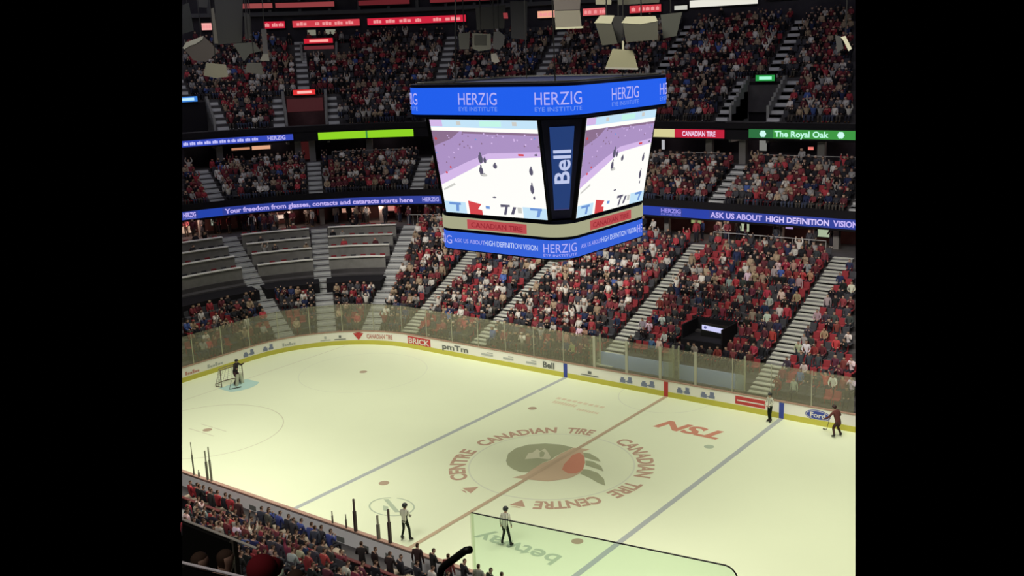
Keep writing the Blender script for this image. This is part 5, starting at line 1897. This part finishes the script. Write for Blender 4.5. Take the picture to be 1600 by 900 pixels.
# ------------------------------------------------------------------ upper deck in front of the camera
DK = mat('black_rail_paint', (.010, .010, .009), .4, .3)
zr = on_plane(284, 812, 1, -37.0).z
a, b = on_plane(284, 811, 1, -36.7), on_plane(402, 858, 1, -36.7)
gr = thing('guard_rail', 'pale topped guard rail with dark panel at the front of the near upper deck', 'guard rail')
bm = bmesh.new(); tube(bm, [(a.x - .3, -36.7, a.z), (b.x, -36.7, a.z)], .014, 8); obj('top_rail', bm, mat('pale_rail_top', (.62, .60, .52), .4), gr, True)
c = on_plane(365, 843, 1, -36.7)
bm = bmesh.new(); box(bm, a.x - .4, c.x, -36.73, -36.68, a.z - 1.4, a.z - .03); obj('panel', bm, DK, gr, True)
bm = bmesh.new(); box(bm, c.x, on_plane(460, 870, 1, -36.7).x, -36.71, -36.69, a.z - 1.4, a.z - .6); obj('lower_glass', bm, glass_mat('smoky_glass', (.55, .5, .4), .25, (.10, .09, .07)), gr, True)
bm = bmesh.new(); box(bm, c.x - .02, c.x + .03, -36.73, -36.68, a.z - 1.4, a.z); obj('post', bm, mat('brown_post', (.10, .09, .07), .5), gr, True)
bm = bmesh.new()
box(bm, a.x - .5, on_plane(500, 900, 1, -38).x, -38.2, -36.75, a.z - 1.6, a.z - 1.45)
struct('floor_near_upper_deck', bm, DARK)
a2, b2 = on_plane(284, 879, 1, -38.6), on_plane(380, 902, 1, -38.6)
g2 = thing('handrail', 'white handrail crossing the bottom left corner of the near upper deck', 'handrail')
bm = bmesh.new(); tube(bm, [a2 + (a2 - b2) * .2, b2 + (b2 - a2) * .3], .011, 8); obj('rail', bm, mat('white_rail', (.72, .70, .72), .4), g2, True)
bm = bmesh.new()
A_ = [a2 + (a2 - b2) * .2, b2 + (b2 - a2) * .5]
v = [bm.verts.new(A_[0] + Vector((0, .0, -.04))), bm.verts.new(A_[1] + Vector((0, 0, -.04))), bm.verts.new(A_[1] + Vector((0, 0, -.9))), bm.verts.new(A_[0] + Vector((0, 0, -.9)))]
v2 = [bm.verts.new(q.co + Vector((0, .03, 0))) for q in v]
bm.faces.new(v); bm.faces.new(v2[::-1])
for i in range(4): bm.faces.new([v[i], v2[i], v2[(i + 1) % 4], v[(i + 1) % 4]])
obj('panel', bm, DK, g2, True)
# spectators on the upper deck seen from behind, in the dark
for px, py, Y, col, cn, lab in ((312, 905, -37.6, (.05, .055, .07), 'slate', 'sitting behind the dark guard panel at the bottom left'), (410, 925, -37.7, (.25, .012, .015), 'dark red', 'and dark red cap right of the dark guard panel'),
                                (352, 900, -37.3, (.012, .012, .015), 'black', 'sitting between the slate and the dark red top'), (462, 935, -37.5, (.03, .035, .03), 'dark green', 'sitting right of the dark red top')):
    q = on_plane(px, py - (13 if px == 410 else 12), 1, Y)
    me = PRO[0][2][0]
    o = bpy.data.objects.new('person', me); COL.objects.link(o)
    o.location = (q.x, Y, q.z - 1.15); o.color = (*col, 1)
    if px == 410:
        bm = bmesh.new()
        bmesh.ops.create_uvsphere(bm, u_segments=16, v_segments=10, radius=.125)
        bmesh.ops.delete(bm, geom=[v for v in bm.verts if v.co.z < -.04], context='VERTS')
        bmesh.ops.translate(bm, vec=(0, .01, 1.27), verts=bm.verts[:])
        tube(bm, [(0, .06, 1.25), (0, .13, 1.245), (0, .20, 1.235)], [.09, .085, .04], 10)
        obj('cap', bm, mat('dark_red_knit_cap', (.13, .010, .014), .9, .1), o, smooth=True)['label'] = 'dark red cap'
    tag(o, 'person in %s top %s' % (cn, lab), 'person')

# glass guard with black edge
Yg = -38.0
p0, p1 = on_plane(737, 801, 1, Yg), on_plane(1150, 888, 1, Yg)
gg = thing('glass_guard', 'greenish glass guard panel with thin black top edge, bottom middle', 'glass guard')
zg = (p0.z + p1.z) / 2
bm = bmesh.new()
n = 6
corner = []
rc = .07
v0 = [(p0.x, p0.z), (p0.x, p0.z - 1.05), (p1.x + .012, p1.z - 1.05), (p1.x + .012, p1.z - rc)] + [(p1.x + .012 - rc + rc * math.cos(a * math.pi / 10), p1.z - rc + rc * math.sin(a * math.pi / 10)) for a in range(1, 6)]
F1 = [bm.verts.new((x, Yg - .005, z)) for x, z in v0]; F2 = [bm.verts.new((x, Yg + .005, z)) for x, z in v0]
bm.faces.new(F1); bm.faces.new(F2[::-1])
for i in range(len(F1)): bm.faces.new([F1[i], F2[i], F2[(i + 1) % len(F1)], F1[(i + 1) % len(F1)]])
obj('pane', bm, GLASSN, gg)
bm = bmesh.new()
pp = [(p0.x, Yg, p0.z)] + [(x, Yg, z) for x, z in v0[:3:-1]] + [(p1.x + .012, Yg, p1.z - rc - .02)]
tube(bm, pp, .0042, 6); obj('top_edge', bm, DK, gg)
bm = bmesh.new(); box(bm, p0.x - .008, p0.x + .008, Yg - .008, Yg + .008, p0.z - 1.05, p0.z); obj('side_edge', bm, glass_mat('pale_glass_edge', (.88, .90, .84), .02, (.5, .6, .4)), gg)
hr = thing('handrail', 'thick black bent handrail left of the greenish glass guard', 'handrail')
Yh = -38.3
pts_ = [on_plane(x, y, 1, Yh) for x, y in ((688, 1040), (688, 940), (688, 898), (690, 889), (696, 883), (710, 873), (722, 864), (728, 860), (735, 859))]
bm = bmesh.new(); tube(bm, pts_, .022, 10); obj('rail', bm, DK, hr, smooth=True)
